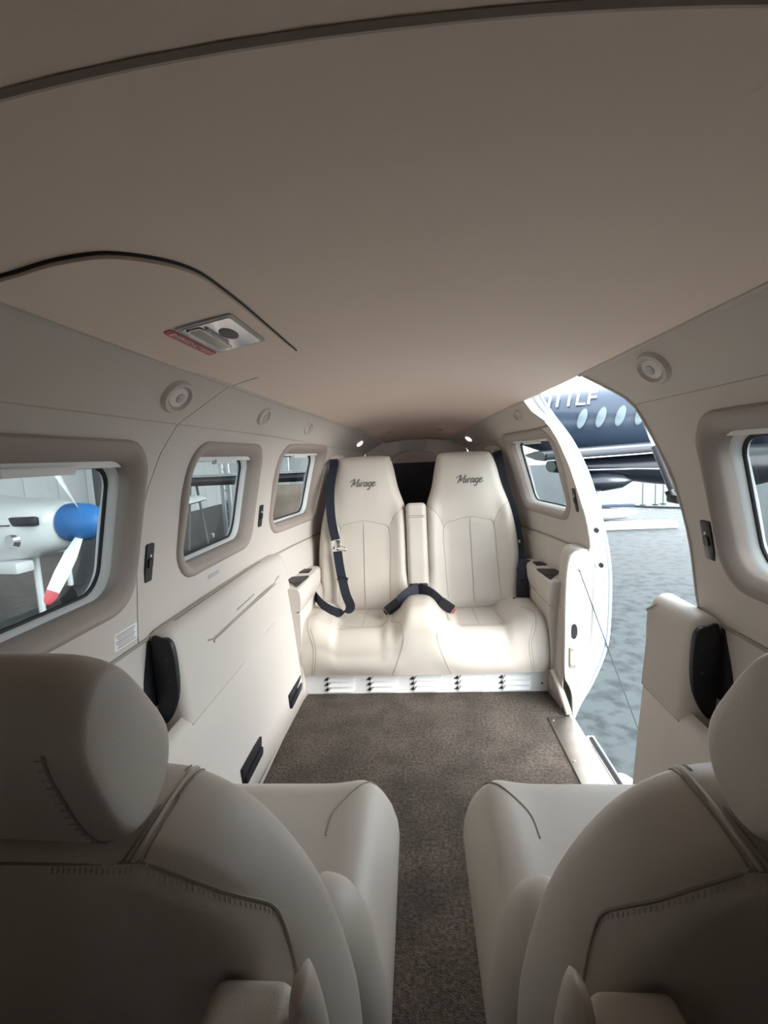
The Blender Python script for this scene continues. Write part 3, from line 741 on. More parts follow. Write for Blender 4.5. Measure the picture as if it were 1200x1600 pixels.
def bench():
    b = empty('rear_bench')
    # back rests
    outl = [(-.469, .255), (-.489, .34), (-.494, .473), (-.487, .60), (-.466, .713), (-.433, .815), (-.413, .905), (-.392, .958), (-.366, .975), (-.255, .979), (-.146, .975), (-.126, .955), (-.112, .905), (-.094, .815), (-.062, .715), (-.055, .60), (-.054, .42), (-.058, .255)]
    pad = [(-.392, .26), (-.385, .47), (-.379, .625), (-.338, .648), (-.265, .66), (-.198, .646), (-.143, .617), (-.142, .462), (-.150, .26)]
    bol = [(-.143, .617), (-.119, .672), (-.075, .715), (-.060, .722)]
    bol2 = [(-.379, .625), (-.405, .68), (-.445, .72), (-.462, .728)]
    padc = [tuple(p)[:2] for p in spline([(x, z, 0) for x, z in pad], 4)]
    for s in (-1, 1):
        mir = (lambda x: x) if s < 0 else (lambda x: 2*CX-x)
        o2 = [tuple(p)[:2] for p in spline([(x, z, 0) for x, z in outl], 4, True)]
        padp = np.array(padc)
        def relief(x, z):
            # bolsters swell outside the centre pad
            r = .018*sm(.125, .18, abs(x+.265))*(1-sm(.66, .76, z))
            r -= .008*(1-sm(.10, .135, abs(x+.265)))*(1-sm(.60, .66, z))
            r += .012*sm(.66, .80, z)*(1-sm(.9, 1.0, z))*(1-sm(.05, .16, abs(x+.26)))
            d = seg_dist(np.array([(x, z)]), padp, False)[0]
            for q in (bol, bol2): d = min(d, seg_dist(np.array([(x, z)]), np.array(q), False)[0])
            return r-.003*math.exp(-(d/.007)**2)
        back = pillow('backrest', o2, lambda x, z, h: seat_pt(mir(x), z, h-.03), .042, .06, .045, .011, 'leather', b, relief)
        def srf(x, z): # surface height used for seams
            d = seg_dist(np.array([(x, z)]), np.array(o2))[0]; t = 1-min(d/.045, 1)
            return .042*math.sqrt(max(0, 1-t*t))+relief(x, z)*min(1, d/.045*2)-.03
        for q in (padc, [tuple(p)[:2] for p in spline([(x, z, 0) for x, z in bol], 5)], [tuple(p)[:2] for p in spline([(x, z, 0) for x, z in bol2], 5)],
                  [(-.268, z) for z in np.linspace(.27, .655, 14)]):
            tube('seam', [seat_pt(mir(x), z, srf(x, z)+.0014) for x, z in q], .0010, 'seam', back, 5)
        cx = -.265 if s < 0 else .25
        hh = srf(-.265, .833)
        script('embroidered_lettering', back, lambda u, v: seat_pt(cx+u, (.833 if s < 0 else .830)+v, srf(-.265+s*-u, .833+v)+.0008), .132)
    # centre armrest folded up
    def armrest():
        o = rrect(CX-.049, CX+.050, .335, .735, .022, 6)
        a = pillow('centre_armrest', o, lambda x, z, h: seat_pt(x, z, h+.012), .028, .06, .022, .01, 'leather', b)
        for z in (.664, .672):
            tube('seam', [seat_pt(x, z, .0405) for x in np.linspace(CX-.040, CX+.041, 8)], .0014, 'seam', a, 5)
    armrest()
    # cushion
    def T(x, y):
        ax = abs(x-CX)
        z = .285
        z += .075*math.exp(-(ax/.085)**4)*sm(1.79, 1.87, y)*(1-.35*sm(1.95, 2.2, y))
        z += .028*sm(.36, .44, ax)
        pan = sm(.125, .165, ax)*(1-sm(.335, .375, ax))*sm(1.855, 1.90, y)
        z -= .028*pan
        z -= .01*sm(2.05, 2.2, y)
        return z
    nx, XL, XR = 130, -.528, .510
    cols = []
    for i in range(nx+1):
        a = -1+2*i/nx
        x = CX+(.526)*a
        d = 0.0
        e = 1-abs(a); R = .10
        if e < R: q = 1-e/R; d = .075*(1-math.sqrt(max(0, 1-q*q)))
        yf = 1.795+.012*(a*a)+d
        prof = []
        r = .085
        zt = T(x, yf+r)-d*.9
        for z in np.linspace(.098, zt-r, 9): 
            t = (z-.098)/(zt-r-.098); prof.append((yf-.012*math.sin(math.pi*t)+.006*(1-t), z))
        for th in np.linspace(0, math.pi/2, 11)[1:]: prof.append((yf+r-r*math.cos(th), zt-r+r*math.sin(th)))
        for y in np.linspace(yf+r, 2.24, 34)[1:]: prof.append((y, T(x, y)-d*.9))
        cols.append([(x, y, z) for y, z in prof])
    V, Fs = loft(cols, False)
    n0 = len(V); m = len(cols[0])
    # close ends and bottom
    V2 = list(V)
    for k, c in ((0, cols[0]), (nx, cols[-1])):
        Fs.append(tuple(k*m+j for j in range(m)) if k == 0 else tuple(k*m+j for j in range(m))[::-1])
    cu = obj('cushion', V2, Fs, 'leather', b, angle=60)
    def csurf(x, s):  # s = index along profile (float)
        a = (x-CX)/.526; i = (a+1)/2*nx; i0 = int(min(max(i, 0), nx-1)); f = i-i0
        j0 = int(min(s, m-2)); g = s-j0
        def L(p, q, t): return Vector(p).lerp(Vector(q), t)
        return L(L(cols[i0][j0], cols[i0+1][j0], f), L(cols[i0][j0+1], cols[i0+1][j0+1], f), g)
    def cseam(pts):
        q = spline([(x, s, 0) for x, s in pts], 6)
        tube('seam', [csurf(p[0], p[1]) for p in q], .0011, 'seam', cu, 5)
    for s in (-1, 1):
        mx = lambda x: CX+s*(x)
        cseam([(mx(.118), 0), (mx(.095), 4), (mx(.066), 8), (mx(.075), 13), (mx(.115), 19)])
        cseam([(mx(.118), 19), (mx(.115), 30), (mx(.11), 50)])
        cseam([(mx(.135), 22), (mx(.2), 21.5), (mx(.28), 21.5), (mx(.35), 22)])
        cseam([(mx(.35), 22), (mx(.34), 32), (mx(.335), 42)])
        cseam([(mx(.245), 22), (mx(.243), 34), (mx(.24), 46)])
        cseam([(mx(.445), 0), (mx(.43), 7), (mx(.455), 13), (mx(.46), 19), (mx(.425), 26)])
        cseam([(mx(.435), 0), (mx(.42), 7), (mx(.443), 13)])
    # skirt with louvres
    sk = empty('base_skirt', b)
    def skirt():
        V, Fs = loft([[(-.513, y, z), (.505, y, z)] for y, z in ((1.845, 0.0), (1.845, .1), (1.9, .1), (1.9, 0))], False)
        o = obj('skirt', V, Fs, 'white_plastic', b)
        # curved end towards the doorway
        return o
    bpy.data.objects.remove(sk); sk = skirt()
    for k, x0 in enumerate((-.405, -.228, -.050, .130, .308)):
        for j in range(3):
            zb = .012+j*.0225
            w = .112
            vs = [(x0, 1.845, zb), (x0+w, 1.845, zb), (x0+w+.008, 1.845, zb+.019), (x0+.02, 1.845, zb+.019), (x0+.003, 1.831, zb+.001), (x0+w-.003, 1.831, zb+.001)]
            obj('louvre', vs, [(0, 1, 5, 4), (4, 5, 2, 3), (0, 4, 3), (1, 2, 5)], 'white_plastic', sk, smooth=False)
            obj('louvre_mouth', [(x0-.014, 1.8435, zb+.001), (x0+.004, 1.8435, zb+.001), (x0+.004, 1.8435, zb+.016), (x0-.014, 1.8445, zb+.001), (x0+.004, 1.8445, zb+.001), (x0+.004, 1.8445, zb+.016)], [(0, 1, 2), (5, 4, 3), (0, 3, 4, 1), (1, 4, 5, 2), (2, 5, 3, 0)], 'black_plastic', sk, smooth=False)
    cyl('screw_hole', (.468, 1.8445, .034), (0, -1, 0), .004, .001, 'black_plastic', sk, 10)
    reorigin(b, (CX, 2.05, 0))
    tag(b, 'ivory leather two place rear bench with folded centre armrest', 'bench seat')
bench()

# ------------------------------------------------------------------ seat belts
def belts():
    e = empty('shoulder_belt')
    wx = (1, -.1, .25)
    p1 = spline([(-.418, 2.40, .965), (-.405, 2.31, .93), (-.420, 2.262, .82), (-.416, 2.222, .69), (-.397, 2.198, .585)], 6)
    ribbon('upper_webbing', p1, [(1, 0, 0)]*len(p1), .042, .003, 'webbing', e)
    p2 = spline([(-.388, 2.178, .535), (-.376, 2.158, .445), (-.350, 2.115, .345), (-.323, 2.06, .305), (-.330, 2.0, .296), (-.378, 1.985, .302), (-.425, 1.995, .325), (-.465, 2.04, .345), (-.490, 2.10, .35)], 6)
    wd = []
    for i, p in enumerate(p2):
        t = i/(len(p2)-1)
        wd.append((1-sm(.5, .72, t)*.9, 0, sm(.5, .72, t)))
    ribbon('lower_webbing', p2, wd, .042, .003, 'webbing', e)
    bk = box('tongue_plate', (-.392, 2.188, .562), (.03, .004, .05), 'chrome', e, .002, Matrix.Rotation(math.radians(12), 3, 'Y'))
    ring = [Vector((-.372+.018*math.cos(a)*1.1+.008, 2.176, .546+.010*math.sin(a)-.004*math.cos(a))) for a in np.linspace(0, 2*math.pi, 14)]
    tube('latch_loop', ring, .0028, 'chrome', bk, 6, False)
    box('adjuster', (-.366, 2.148, .408), (.050, .010, .022), 'black_plastic', e, .003, Matrix.Rotation(math.radians(14), 3, 'Y'))
    box('anchor_guide', (-.425, 2.415, .945), (.022, .03, .045), 'grey_plastic', e, .005)
    reorigin(e, (-.40, 2.2, .3))
    tag(e, 'black shoulder and lap belt hanging over the left bench seat', 'seat belt')
    e = empty('shoulder_belt')
    p1 = spline([(.402, 2.42, .965), (.405, 2.38, .93), (.425, 2.33, .80), (.455, 2.30, .68), (.470, 2.27, .55), (.468, 2.20, .45), (.462, 2.14, .38), (.455, 2.10, .30)], 6)
    ribbon('upper_webbing', p1, [(.75, -.5, 0)]*len(p1), .044, .003, 'webbing', e)
    p2 = spline([(.475, 2.16, .47), (.462, 2.13, .40), (.452, 2.11, .33), (.445, 2.08, .275), (.455, 2.065, .262)], 5)
    ribbon('lap_webbing', p2, [(1, -.1, 0)]*len(p2), .052, .004, 'webbing', e)
    box('stowed_buckle', (.458, 2.115, .33), (.045, .035, .11), 'black_plastic', e, .010)
    box('retractor', (.422, 2.10, .292), (.03, .03, .035), 'black_plastic', e, .008)
    box('tongue_plate', (.464, 2.215, .545), (.006, .02, .016), 'chrome', e, .002)
    box('anchor_guide', (.405, 2.44, .955), (.022, .03, .045), 'grey_plastic', e, .005)
    reorigin(e, (.455, 2.12, .3))
    tag(e, 'black seat belt bunched beside the right bench seat', 'seat belt')
    # buckles from the centre
    for s in (-1, 1):
        e = empty('belt_buckle')
        a = Vector((CX+s*.005, 2.075, .375)); m_ = Vector((CX+s*.05, 2.04, .362)); c = Vector((CX+s*.092, 2.015, .330))
        c2 = Vector((CX+s*.142, 1.995, .296))
        pth = spline([a, m_, c], 5)
        ribbon('stalk', pth, [(s*.5, -.35, .8)]*len(pth), .046, .006, 'webbing', e)
        d = (c2-c).normalized(); R = Vector((1, 0, 0)).rotation_difference(d).to_matrix()
        box('buckle_body', (c+c2)/2, (.066, .024, .042), 'black_plastic', e, .005, R)
        box('release_button', c2+d*.008, (.008, .014, .022), 'red_label' if s > 0 else 'black_plastic', e, .002, R)
        box('anchor_cover', (CX+s*.020, 2.09, .365), (.045, .03, .05), 'black_plastic', e, .006)
        reorigin(e, c)
        tag(e, 'black belt buckle %s' % ('on the bench hump pointing to the left pan' if s < 0 else 'with red button on the bench hump'), 'buckle')
    for s in (-1, 1):
        x, y, z = (-.425, 2.48, .955) if s < 0 else (.405, 2.52, .965)
        o = pillow('belt_guide_cover', rrect(y-.07, y+.07, z-.07, z+.035, .035, 5), lambda u, v, h, s=s: Vector((s*(xside(u, v)+.004-h), u, v)), .055, .004, .035, .012, 'liner')
        tag(o, ('white moulded belt guide cover high beside the rear window' if s < 0 else 'beige moulded belt guide cover above the right belt'), 'cover')
belts()

# ------------------------------------------------------------------ club seats
def club_seat(s):
    e = empty('club_seat')
    X = lambda x: s*x       # x measured positive outboard from the aisle
    tilt = .16
    def bk(x, z, h):        # rear plane, h towards the viewer
        return Vector((X(x), .385-(z-.45)*tilt*1.0, z)) + Vector((0, -.985, .16))*h*-1
    # back: h positive = aft (front of the seat), negative = viewer side
    outl = [(.29, .35), (.16, .352), (.085, .36), (.074, .46), (.088, .56), (.110, .625), (.145, .680), (.190, .713), (.240, .724), (.34, .724), (.392, .712), (.437, .680), (.472, .625), (.494, .56), (.506, .46), (.495, .36), (.42, .352)]
    o2 = [tuple(p)[:2] for p in spline([(x, z, 0) for x, z in outl], 5, True)]
    def map_(x, z, h): return Vector((X(x), .385-(z-.45)*tilt+h, z))
    Tf, Tb, R, Rb = .055, .070, .07, .032
    seamA = [(.29, .700), (.215, .699), (.197, .695), (.165, .676), (.13, .645), (.115, .618), (.105, .57), (.096, .48)]
    sA = [tuple(p)[:2] for p in spline([(x, z, 0) for x, z in seamA], 5)]
    def bre(x, z):
        xx = x if x < .29 else .58-x
        d = seg_dist(np.array([(xx, z)]), np.array(sA), False)[0]
        return -.005*math.exp(-(d/.005)**2)
    back = pillow('backrest', o2, map_, Tf, Tb, R, .010, 'leather', e, None, bre, Rb)
    def pr(x, z, RR):
        d = seg_dist(np.array([(x, z)]), np.array(o2))[0]; t = 1-min(d/RR, 1)
        return math.sqrt(max(0, 1-t*t)), d
    def hb(x, z):
        p, d = pr(x, z, Rb); return -Tb*p - bre(x, z)*min(1, d/Rb*2)
    def hf(x, z): return Tf*pr(x, z, R)[0]
    for mirror in (0, 1):
        q = [(x if not mirror else .58-x, z) for x, z in sA]
        tube('seam', [map_(x, z, hb(x, z)-.0002) for x, z in q], .0014, 'seam', back, 5)
        # double stitched seam running up over the shoulder
        for k, (dx, rr, mm) in enumerate(((0, .0020, 'leather'), (-.0075, .0010, 'seam'), (.0085, .0010, 'seam'), (.0024, .0010, 'seam'))):
            base = spline([(.207, .699, 0), (.203, .706, 0), (.200, .712, 0), (.1985, .7155, 0)], 6); pts = []
            for p in base:
                x = p[0]+dx*(1-.35*sm(.69, .715, p[1])); pts.append((x if not mirror else .58-x, p[1]))
            rear = [map_(x, z, hb(x, z)-.0006) for x, z in pts]
            front = [map_(x, z, hf(x, z)+.0006) for x, z in pts[::-1]]
            tube('shoulder_seam', rear+front, rr, mm, back, 5)
        st = arcres(q[2:30], 110)
        for i in range(0, 108, 2):
            (x1, z1), (x2, z2) = st[i], st[i+1]
            if mirror: continue
            tube('stitch', [map_(x1, z1-.0015, hb(x1, z1-.0015)-.0006), map_(x1-.0008, z1-.0042, hb(x1-.0008, z1-.0042)-.0004)], .0006, 'stitch', back, 4)
    # wing at the foot of the back
    for mirror in (0, 1):
        wp = [(.062, .33), (.064, .42), (.078, .478), (.105, .505), (.14, .50), (.15, .42), (.15, .33)]
        wp = [tuple(p)[:2] for p in spline([((x if not mirror else .58-x), z, 0) for x, z in wp], 4, True)]
        pillow('side_wing', wp, lambda x, z, h: Vector((X(x), .455-(z-.45)*.10+h, z)), .05, .06, .035, .012, 'leather', e)
    # head rest: a leaning pad, lofted sideways from its inboard to its outboard end
    prof = [tuple(p)[:2] for p in spline([(.238, .808, 0), (.247, .838, 0), (.266, .852, 0), (.290, .845, 0), (.318, .808, 0), (.340, .768, 0), (.336, .735, 0), (.312, .714, 0), (.283, .715, 0), (.264, .735, 0), (.248, .772, 0)], 6, True)]
    cy_, cz_ = .288, .782
    xa, xb, re = .200, .455, .036
    secs = [(xa-.002, .25), (xa-.001, .6), (xa, .80)] + [(xa+re*(1-math.cos(t)), .80+.20*math.sin(t)) for t in np.linspace(.25, math.pi/2, 7)] + [(x, 1.0) for x in np.linspace(xa+re+.02, xb-re-.02, 6)] + [(xb-re*(1-math.cos(t)), .80+.20*math.sin(t)) for t in np.linspace(math.pi/2, .25, 7)] + [(xb, .8), (xb+.001, .6), (xb+.002, .25)]
    def hp(x, k, p): return Vector((X(x), cy_+(p[0]-cy_)*k, cz_+(p[1]-cz_)*k+.004*math.sin(math.pi*(x-xa)/(xb-xa))))
    hd = obj('headrest', *loft([[hp(x, k, p) for p in prof] for x, k in secs], True, True, True), 'leather', e, angle=89)
    for x0, sg in ((xa, 1), (xb, -1)):
        xs, k = x0+sg*.020, .978
        idx = [i % len(prof) for i in range(len(prof)-2, -16, -1)][::-1]
        low = [prof[(len(prof)-k_) % len(prof)] for k_ in range(0, 26)]
        tube('seam', [hp(xs, k+.012, p) for p in low], .0010, 'seam', hd, 5)
        q = arcres(low, 40)
        for i in range(1, 38, 2):
            tube('stitch', [hp(xs+sg*.0005, k+.014, q[i]), hp(xs+sg*.005, k+.024, q[i])], .0007, 'stitch', hd, 4)
    for x in (.27, .385): tube('post', [Vector((X(x), .325, .74)), Vector((X(x), .345, .60))], .006, 'chrome', hd, 8)
    # cushion
    co = rrect(.055, .525, .36, .822, .07, 8)
    def cm(x, y, h): return Vector((X(x), y, .312+h))
    def crel(x, y): return .012*sm(.0, 1, (y-.40)/.4)*0 + .010*math.exp(-((x-.10)/.05)**2)
    cu = pillow('cushion', co, cm, .085, .11, .075, .012, 'leather', e, crel)
    def ch(x, y):
        d = seg_dist(np.array([(x, y)]), np.array(co))[0]; t = 1-min(d/.075, 1)
        return .085*math.sqrt(max(0, 1-t*t)) + crel(x, y)*min(1, d/.075*2)
    dg = spline([(.078, .800, 0), (.115, .760, 0), (.145, .72, 0), (.158, .69, 0), (.16, .65, 0)], 6)
    tube('seam', [cm(p[0], p[1], ch(p[0], p[1])+.0004) for p in dg], .0013, 'seam', cu, 5)
    dg = spline([(.502, .800, 0), (.465, .760, 0), (.435, .72, 0), (.422, .69, 0), (.42, .65, 0)], 6)
    tube('seam', [cm(p[0], p[1], ch(p[0], p[1])+.0004) for p in dg], .0013, 'seam', cu, 5)
    # pedestal
    box('pedestal', (X(.29), .58, .095), (.34, .36, .19), 'taupe', e, .02)
    # folded inboard armrest behind the back: pad and hinge fin
    fin = [(.072, .52), (.071, .585), (.079, .632), (.086, .640), (.094, .632), (.098, .59), (.100, .52)]
    fo = [tuple(p)[:2] for p in spline([(x, z, 0) for x, z in fin], 4, True)]
    ar = pillow('armrest_hinge', fo, lambda x, z, h: Vector((X(x), .262+h, z)), .02, .02, .012, .006, 'leather', e)
    box('armrest_pad', (X(.128), .252, .555), (.058, .07, .112), 'leather', e, .012, None, 4)
    cyl('pivot_screw', (X(.088), .243, .600), (0, -1, 0), .0035, .003, 'rubber', ar, 10)
    if s < 0: reorigin(e, (-.29, .58, 0))
    else: reorigin(e, (.29, .58, 0))
    tag(e, ('ivory leather aft facing seat with stitched headrest beneath the propeller window' if s < 0 else 'shaded beige leather aft facing seat beside the doorway console'), 'seat')
club_seat(-1); club_seat(1)
# cockpit seats below the view, placed to block light on the club seats
def cockpit_shade_seat(s):
    e = empty('cockpit_shade_seat')
    pillow('backrest', rrect(.10, .535, .30, .80, .07, 6), lambda x, z, h: Vector((s*x, -.035+(z-.4)*.10+h, z)), .05, .06, .05, .03, 'leather', e)
    pillow('cushion', rrect(.10, .52, -.56, -.08, .06, 6), lambda x, y, h: Vector((s*x, y, .28+h)), .07, .08, .05, .03, 'leather', e)
    box('pedestal', (s*.31, -.30, .10), (.28, .32, .20), 'taupe', e, .02)
    reorigin(e, (s*.31, -.3, 0)); tag(e, 'unseen ivory leather cockpit seat added to block light behind the viewer on the %s' % ('propeller window side' if s < 0 else 'doorway side'), 'seat')
cockpit_shade_seat(-1); cockpit_shade_seat(1)

# ------------------------------------------------------------------ small fittings on walls
def on_side(s, y, z, h=0.0):
    return Vector((s*(xside(y, z)-h), y, z))
def side_frame(s, y, z):
    p = on_side(s, y, z); a = on_side(s, y+.004, z)-p; b = on_side(s, y, z+.004)-p
    a.normalize(); b = (b-b.dot(a)*a).normalized(); n = a.cross(b)
    if n.x*s > 0: n = -n
    return p, a, b, n
def patch(name, s, y, z, w, hgt, t, m, parent=None, bev=.001, lift=0.0, shear=0.0):
    p, a, b, n = side_frame(s, y, z)
    pts = rrect(-w/2, w/2, -hgt/2, hgt/2, .004, 4)
    L = []
    for k, tt in ((1, -.002), (1, t-bev), (.94, t)):
        L.append([p+a*(u*k+shear*v)+b*v*(k if k == 1 else 1-(1-k)*w/hgt)+n*(tt+lift) for u, v in pts])
    return obj(name, *loft(L, True, True, True), m, parent)
def vent_switch(s, y, z, w, h, label, shear=0.0):
    e = empty('vent_slider')
    patch('plate', s, y, z, w, h, .004, 'black_plastic', e, shear=shear)
    patch('slider', s, y, z, w*.55, h*.25, .008, 'black_plastic', e)
    patch('indicator', s, y+w*.1, z+h*.18, w*.22, h*.08, .0046, 'label_white', e, .0002)
    reorigin(e, on_side(s, y, z)); tag(e, label, 'switch')
vent_switch(-1, .992, .760, .030, .088, 'black slider switch between the propeller window and middle window')
vent_switch(-1, 1.722, .770, .034, .083, 'black slider switch between the middle and rear left windows')
vent_switch(1, 1.016, .763, .032, .085, 'black slider switch between forward window and doorway', 0)
vent_switch(1, 1.797, .773, .024, .090, 'thin black slider switch behind the doorway frame')
o = patch('label_plate', -1, 1.334, .647, .074, .012, .002, 'grey_plastic'); tag(o, 'small grey label strip under the middle left window', 'label')
def placard():
    e = empty('instruction_placard')
    patch('plate', -1, .905, .624, .078, .036, .0008, 'label_white', e, .0002)
    for i in range(7):
        patch('print_line', -1, .905+random.uniform(-.003, .003), .637-i*.0043, .066-(i % 3)*.006, .0016, .0012, 'grey_ink', e, .0001)
    reorigin(e, on_side(-1, .905, .624)); tag(e, 'printed instruction placard below the propeller window', 'label')
placard()
def vent(s, y, z, label, r=.036, on=False, name='air_vent'):
    e = empty(name)
    p, a, b, n = side_frame(s, y, z)
    def ring(prof, nm, m, n_=28):
        L = [[p+a*(rr*1.25*math.cos(t)+sh)+b*rr*.8*math.sin(t)+n*hh for t in np.linspace(0, 2*math.pi, n_, endpoint=False)] for rr, hh, sh in prof]
        return obj(nm, *loft(L, True, False, True), m, e)
    ring([(r*1.12, -.001, 0), (r*1.05, .004, 0), (r*.98, .008, 0), (r*.80, .009, 0), (r*.74, .004, 0), (r*.70, .002, 0)], 'bezel', 'liner')
    if on:
        ring([(r*.68, .001, 0), (r*.66, .006, 0), (r*.3, .008, 0)], 'lens', 'lamp_on')
    else:
        ring([(r*.66, .001, 0), (r*.62, .004, 0), (r*.40, .005, 0), (r*.1, .0055, 0)], 'eyeball', 'lamp_off')
        ring([(r*.34, .004, .004), (r*.28, .007, .004), (r*.05, .008, .004)], 'nozzle', 'grey_plastic')
    reorigin(e, p); tag(e, label, 'reading light' if on else 'air vent', 'overhead fittings along the coves')
vent(-1, .958, 1.110, 'large round vent in the cove above the propeller window', .042)
vent(-1, 1.499, 1.113, 'round vent in the cove above the middle left window', .034)
vent(-1, 2.01, 1.103, 'round vent in the cove above the rear left window', .034)
vent(-1, 2.70, 1.050, 'lit reading light in the cove over the left headrest', .030, True, 'reading_light')
vent(1, 1.002, 1.117, 'large round vent in the cove forward of the doorway', .042)
vent(1, 2.075, 1.113, 'round vent in the cove above the rear right window', .026)
vent(1, 2.75, 1.048, 'lit reading light in the cove over the right headrest', .030, True, 'reading_light')
for x, lb in ((-.15, 'slim speaker slot in the rear headliner above the left headrest'), (.143, 'slim speaker slot in the rear headliner above the right headrest')):
    e = cyl('ceiling_stud', (x, 2.74, zroof(2.74, x)+.004), (0, 0, -1), .022, .010, 'taupe', None, 20, .018)
    tag(e, lb.replace('slim speaker slot', 'small round stud'), 'stud')
# dark floor lights / pockets on the kick panel
def kick_vent(y, z, w, h, label):
    e = empty('floor_vent')
    x = itp(z, [0, .1, .2, .3], [.513, .518, .526, .534])-taper_c(y)
    R = Matrix.Rotation(math.radians(5), 3, 'Y')
    box('frame', (-x, y, z), (.010, w, h), 'black_plastic', e, .003, R)
    box('grille', (-x+.006, y, z-.012), (.012, w*.9, h*.45), 'black_plastic', e, .004, R)
    box('slot', (-x+.0055, y, z+.016), (.002, w*.75, h*.25), 'rubber', e, .0008, R)
    reorigin(e, (-x, y, z)); tag(e, label, 'vent')
kick_vent(1.265, .098, .16, .058, 'black floor vent low on the side panel nearest the seats')
kick_vent(1.712, .078, .17, .062, 'black floor vent low on the side panel beside the bench')

# ------------------------------------------------------------------ outside: hangar and aircraft
GZ = -1.05
g = obj('ground', [(-30, -20, GZ), (45, -20, GZ), (45, 60, GZ), (-30, 60, GZ), (-30, -20, GZ-.1), (45, -20, GZ-.1), (45, 60, GZ-.1), (-30, 60, GZ-.1)], [(0, 1, 2, 3), (7, 6, 5, 4), (0, 4, 5, 1), (1, 5, 6, 2), (2, 6, 7, 3), (3, 7, 4, 0)], 'concrete', smooth=False)
struct(g, 'mottled blue grey concrete hangar floor outside the doorway', 'ground')
def hangar():
    e = empty('wall_hangar'); struct(e, 'white ribbed hangar wall seen through the cabin windows', 'wall')
    me = None
    for i in range(24):
        y = -3+i*1.15
        if me is None:
            o = box('panel', (0, 0, 0), (.08, 1.12, 5.0), 'hangar_panel', e, .02); me = o.data; o.location = (-10, y, GZ+2.5)
        else:
            o = bpy.data.objects.new('panel', me); COL.objects.link(o); o.parent = e; o.location = (-10, y, GZ+2.5)
    for i in range(10):
        o = bpy.data.objects.new('panel', me); COL.objects.link(o); o.parent = e; o.location = (-9.4+i*1.15, 24, GZ+2.5); o.rotation_euler = (0, 0, math.pi/2)
    box('post', (-9.2, 13.2, GZ+2.4), (.25, .25, 4.8), 'hangar_dark', e, .02)
hangar()
r = empty('roof_hangar_shade'); struct(r, 'unseen hangar roof added to shade the parked aircraft', 'roof')
for i in range(9): box('shade_roof_sheet', (-6.4, -6+i*3.6, 4.6), (12.4, 3.55, .08), 'hangar_panel', r, .02)  # roof out of view, added to shade the left; edge set for doorway light
def ell(cx, cy, cz, ax, side, up, rs, ru, n=20, p=2.3, flat=0):
    out = []
    for k in range(n):
        a = 2*math.pi*k/n; c, s_ = math.cos(a), math.sin(a)
        out.append(Vector((cx, cy, cz))+side*rs*math.copysign(abs(c)**(2/p), c)+up*ru*math.copysign(abs(s_)**(2/p), s_))
    return out
